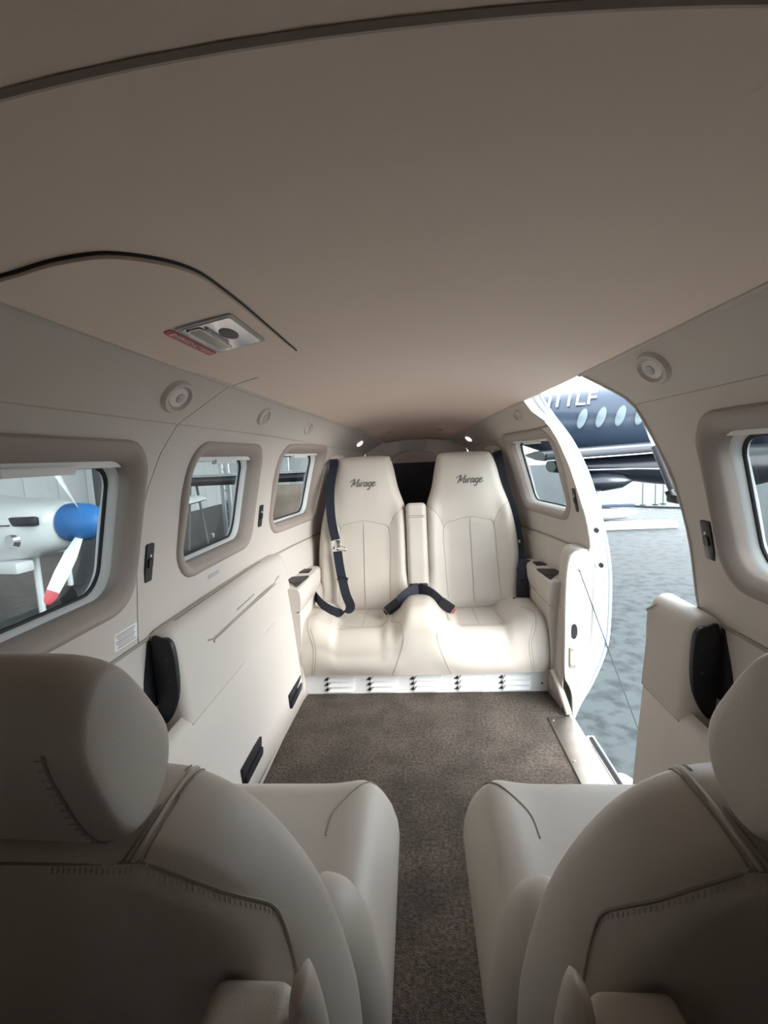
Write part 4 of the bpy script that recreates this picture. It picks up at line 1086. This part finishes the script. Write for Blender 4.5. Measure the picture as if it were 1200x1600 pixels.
def white_plane():
    e = empty('white_aeroplane')
    N = Vector((.985, -.17, 0)).normalized(); S = Vector((.17, .985, 0)).normalized(); U = Vector((0, 0, 1))
    hub = Vector((-3.50, 4.74, .43))
    def at(d, s=0, u=0): return hub-N*d+S*s+U*u
    st = [(.22, .20, .20, -.02), (.30, .30, .25, -.03), (.55, .40, .31, -.05), (1.0, .47, .36, -.08), (1.5, .52, .42, -.08), (2.2, .56, .50, -.02), (3.2, .56, .55, .02), (4.5, .40, .40, .05), (6.2, .16, .2, .15), (7.0, .08, .14, .2)]
    L = [ell(*at(d, 0, du), None, S, U, rs, ru, 24, 2.6) for d, rs, ru, du in st]
    fz = obj('fuselage', *loft(L, True, True, True), 'plane_white', e, angle=60)
    cn = [(1.35, .34, .30), (1.65, .46, .56), (2.1, .50, .82), (2.9, .50, .86), (3.8, .40, .62), (4.3, .2, .40)]
    L = [[at(d, math.cos(a)*w, -.02+max(0, math.sin(a))*h) for a in np.linspace(-.3, math.pi+.3, 14)] for d, w, h in cn]
    obj('canopy', *loft(L, False), 'grey_boot', e)
    L = [[at(-dd, 0, 0)+S*r*math.cos(a)+U*r*math.sin(a) for a in np.linspace(0, 2*math.pi, 20, endpoint=False)] for dd, r in ((-.20, .205), (-.1, .205), (.02, .195), (.12, .165), (.20, .115), (.25, .06), (.27, .005))]
    sp = obj('spinner_cover', *loft(L, True, True, True), 'blue_cap', e)
    sc = .0063
    for ang, flat in ((118, .25), (232, 1.0), (352, .6)):
        a = math.radians(ang); rad = -S*0+ (S*math.cos(a)+U*math.sin(a)); tang = (S*-math.sin(a)+U*math.cos(a))
        # blade stations: radius, chord, twist
        L = []; Lt = []
        for r, c, tw in ((.10, .05, 60), (.20, .075, 50), (.40, .125, 38), (.60, .135, 28), (.78, .12, 22)):
            t = math.radians(tw); ch = tang*math.cos(t)+N*math.sin(t); nn = rad.cross(ch).normalized()
            L.append([hub+rad*r+ch*c*q+nn*c*w for q, w in ((-.5, 0), (-.2, .07), (.2, .06), (.5, 0), (.2, -.04), (-.2, -.05))])
        b = obj('propeller_blade', *loft(L, True, True, True), 'plane_white', e, angle=30)
        for r, c, tw in ((.78, .121, 22), (.86, .105, 20), (.90, .07, 19), (.915, .03, 18)):
            t = math.radians(tw); ch = tang*math.cos(t)+N*math.sin(t); nn = rad.cross(ch).normalized()
            Lt.append([hub+rad*r+ch*c*q+nn*c*w for q, w in ((-.5, 0), (-.2, .07), (.2, .06), (.5, 0), (.2, -.04), (-.2, -.05))])
        obj('tip', *loft(Lt, True, True, True), 'tip_red', b, angle=30)
    # intake and exhaust details on the visible flank (towards the viewer = -S)
    box('air_intake', at(.40, -.355, .06), (.34, .06, .10), 'near_black', e, .03, Matrix.Rotation(math.atan2(N.y, N.x), 3, 'Z'))
    cyl('landing_light', at(.55, -.36, -.13), -S, .085, .05, 'chrome', e, 20, .06)
    tube('cowl_seam', [at(d, -.36-.13*min(1, d), .03) for d in (.5, .8, 1.2, 1.6)], .008, 'grey_boot', e, 5)
    # wing and gear
    for q in (-1, 1):
        L = [[at(1.6+dx+k*.1, q*(.45+k*4.2), -.42+k*.25+dz) for dx, dz in ((0, 0), (.12, .07), (.5, .10), (1.3, 0), (.5, -.06), (.12, -.05))] for k in (0, .5, 1)]
        obj('wing', *loft(L, True, True, True), 'plane_white', e)
        gp = at(2.0, q*1.5, -.45); tube('gear_leg', [gp, Vector((gp.x, gp.y, GZ+.16))], .04, 'plane_white', e)
        cyl('wheel', Vector((gp.x, gp.y, GZ+.17))-S*.06, S, .17, .12, 'rubber', e, 20)
    gp = at(.75, 0, -.35); tube('gear_leg', [gp, Vector((gp.x, gp.y, GZ+.15))], .035, 'plane_white', e)
    cyl('wheel', Vector((gp.x, gp.y, GZ+.16))-S*.05, S, .16, .10, 'rubber', e, 20)
    box('cowl_flap', at(.9, -.30, -.42), (.75, .20, .12), 'plane_white', e, .03, Matrix.Rotation(math.atan2(N.y, N.x), 3, 'Z'))
    obj('fin', *loft([[at(5.9+k*.6, w, .2+k*1.1), at(6.9+k*.15, w, .2+k*1.1)] for k in (0, 1) for w in ((-.03,) if k == 0 else (-.03,))]+[[at(6.5, .03, 1.3), at(7.05, .03, 1.3)], [at(5.9, .03, .2), at(6.9, .03, .2)]], False), 'plane_white', e)
    reorigin(e, (-5, 4.9, GZ)); tag(e, 'white aeroplane with blue spinner cover seen through the window', 'aeroplane')
white_plane()
def left_yard():
    e = empty('stored_wing')
    L = [[(x, 10.2+dy, .60+dz) for dy, dz in ((-.05, 0), (.1, .13), (.6, .12), (1.2, 0), (.6, -.10), (.1, -.10))] for x in (-5.6, -4, -1.2)]
    obj('wing_panel', *loft(L, True, True, True), 'grey_boot', e)
    obj('top_edge', *loft([[(x, 10.16+dy, .70+dz) for dy, dz in ((0, 0), (.3, .05), (.3, 0))] for x in (-5.4, -1.2)], True, True, True), 'plane_white', e)
    for x in (-5.2, -1.6):
        for dx in (-.25, .25): tube('trestle_leg', [(x+dx, 10.7, GZ+.01), (x+dx*.3, 10.7, .52)], .03, 'hangar_dark', e)
    reorigin(e, (-3.4, 10.7, GZ)); tag(e, 'long dark grey wing stored on trestles beyond the windows', 'wing')
    e = empty('ladder')
    lx, ly = -5.05, 12.2
    for dx in (-.085, .085): box('rail', (lx+dx, ly, GZ+1.02), (.10, .07, 2.04), 'aluminium', e, .01)
    for k in range(7): tube('rung', [(lx-.06, ly, GZ+.2+k*.28), (lx+.06, ly, GZ+.2+k*.28)], .02, 'aluminium', e)
    for dx in (-.085, .085): box('foot', (lx+dx, ly-.01, GZ+.05), (.13, .11, .10), 'tip_red', e, .01)
    reorigin(e, (lx, ly, GZ)); tag(e, 'aluminium ladder with red feet standing outside the middle window', 'ladder')
    e = pillow('covered_crate', rrect(-2.95, -1.95, GZ+.0, .50, .15, 6), lambda x, z, h: Vector((x, 9.2+h, z)), .3, .3, .2, .08, 'tan_cloth')
    tag(e, 'brown cloth covered crate outside the rear left window', 'crate')
left_yard()
def navy_plane():
    e = empty('navy_aeroplane')
    A = Vector((.92, -.39, 0)).normalized(); S = Vector((.39, .92, 0)).normalized(); U = Vector((0, 0, 1))
    c0 = Vector((4.1, 10.0, 1.42))
    def at(d, s=0, u=0): return c0+A*d+S*s+U*u
    st = [(-3.2, .25, .22, .35), (-2.2, .5, .45, .2), (-1.2, .72, .68, .04), (0, .78, .74, 0), (3.0, .78, .74, 0), (4.6, .7, .68, -.05), (6.0, .45, .42, -.2), (6.8, .1, .1, -.3)]
    L = [ell(*at(d, 0, du), None, S, U, rs, ru, 28, 2.2) for d, rs, ru, du in st]
    obj('fuselage', *loft(L, True, True, True), 'navy', e, angle=60)
    for i in range(10):
        d = -.62+i*.33
        z = .08; r = math.sqrt(max(.1, 1-(z/.74)**2))*.775
        L = [[at(d+.08*math.cos(a)*k+.05*math.sin(a)*k, -(math.sqrt(max(.02, 1-((z+.19*math.sin(a)*k)/.74)**2))*.80+hh), z+.19*math.sin(a)*k) for a in np.linspace(0, 2*math.pi, 18, endpoint=False)] for k, hh in ((1.0, -.01), (1.0, .012), (.85, .014))]
        w = obj('oval_window', *loft(L, True, True, True), 'window_pale', e)
    txt('registration', 'N11LF', .42, 'label_white', e, at(-.95, -.66, .46), A, Vector((0, .5, 1)), .1, .01)
    # tail fin
    L = [[at(d, w, u) for d, u in ((-3.3, .4), (-2.2, .5), (-2.6, 2.2), (-3.4, 2.2))] for w in (-.06, .06)]
    obj('tail_fin', *loft(L, True, True, True), 'navy', e)
    # engine nacelle and wing in front of the fuselage
    n0 = Vector((4.35, 8.1, .66))
    L = []
    for x, ry, rz, dz in ((2.2, .30, .10, .02), (3.0, .36, .19, -.02), (3.8, .42, .28, -.06), (4.6, .45, .34, -.10), (5.3, .44, .34, -.11), (5.9, .36, .28, -.05), (6.2, .2, .18, .02)):
        L.append([Vector((x, 8.0+ry*math.cos(a), .65+dz+rz*math.sin(a))) for a in np.linspace(0, 2*math.pi, 22, endpoint=False)])
    obj('engine_nacelle', *loft(L, True, True, True), 'near_black', e)
    L = [[(x, 7.55+dy, .86+(x-3)*.035+dz) for dy, dz in ((0, 0), (.12, .07), (.6, .10), (1.6, .03), (.6, -.05), (.12, -.06))] for x in (2.0, 3.4, 4.5)]
    obj('wing', *loft(L, True, True, True), 'near_black', e)
    tube('deicing_boot', [(2.0, 7.52, .83), (3.4, 7.52, .875), (4.3, 7.52, .91)], .055, 'grey_boot', e, 10)
    tube('boot_line', [(2.0, 7.46, .775), (3.4, 7.46, .815), (4.2, 7.46, .85)], .010, 'plane_white', e, 6)
    tube('chrome_line', [(2.6, 7.58, .60), (3.4, 7.56, .585), (4.0, 7.56, .55), (4.6, 7.56, .54)], .012, 'chrome', e, 6)
    L = [[Vector((x, 7.55+r*math.cos(a), .93+r*.55*math.sin(a))) for a in np.linspace(0, 2*math.pi, 16, endpoint=False)] for x, r in ((3.75, .01), (3.95, .09), (4.2, .13), (4.5, .13), (4.75, .06))]
    obj('nacelle_fairing', *loft(L, True, True, True), 'plane_white', e)
    L = [[Vector((x, 7.7+r*math.cos(a), .40+r*.7*math.sin(a))) for a in np.linspace(0, 2*math.pi, 16, endpoint=False)] for x, r in ((2.4, .02), (2.6, .17), (2.9, .22), (3.2, .16), (3.38, .02))]
    obj('wheel_fairing', *loft(L, True, True, True), 'near_black', e)
    for x, y in ((2.9, 7.8), (5.2, 8.1), (7.2, 9.0)):
        tube('gear_leg', [(x, y, .5), (x, y, GZ+.16)], .045, 'aluminium', e)
        cyl('wheel', (x-.07, y, GZ+.19), (1, 0, 0), .19, .14, 'rubber', e, 20)
    reorigin(e, (4.3, 9, GZ)); tag(e, 'dark navy aeroplane with pale oval windows outside the doorway', 'aeroplane')
    # things on the hangar floor
    e = empty('white_float')
    L = [[Vector((x, 13.0+r*1.2*math.cos(a), GZ+.19+r*.5*math.sin(a))) for a in np.linspace(0, 2*math.pi, 14, endpoint=False)] for x, r in ((3.6, .1), (4.0, .32), (4.9, .36), (5.5, .26), (5.85, .05))]
    obj('hull', *loft(L, True, True, True), 'plane_white', e)
    box('deck', (4.8, 13.0, GZ+.42), (1.8, .4, .10), 'navy', e, .03)
    reorigin(e, (4.8, 13, GZ)); tag(e, 'low white and navy pod lying on the hangar floor', 'pod')
    o = box('white_plank', (5.0, 11.7, GZ+.075), (2.2, .45, .15), 'white_paint', None, .03); tag(o, 'long white plank lying flat on the hangar floor', 'plank')
    for i, (x, y) in enumerate(((7.35, 16.0), (7.75, 16.0), (8.05, 16.1), (8.45, 15.6))):
        e = empty('barrier_post')
        cyl('base', (x, y, GZ), (0, 0, 1), .09, .03, 'rubber', e, 14); tube('pole', [(x, y, GZ+.02), (x, y, GZ+.75)], .022, 'hangar_dark', e)
        reorigin(e, (x, y, GZ)); tag(e, ['thin dark barrier post nearest the door jamb on the far floor', 'second thin barrier post from the jamb on the far floor', 'third thin barrier post from the jamb on the far floor', 'thin barrier post beside the gas strut on the far floor'][i], 'post', 'barrier posts on the far floor')
    t = tube('floor_cable', spline([(6.0, 17.0, GZ+.03), (6.6, 16.3, GZ+.03), (7.2, 15.4, GZ+.03), (8.3, 14.7, GZ+.03), (9.2, 14.8, GZ+.03)], 6), .03, 'rubber', None, 6)
    tag(t, 'dark power cable snaking across the far hangar floor', 'cable')
navy_plane()
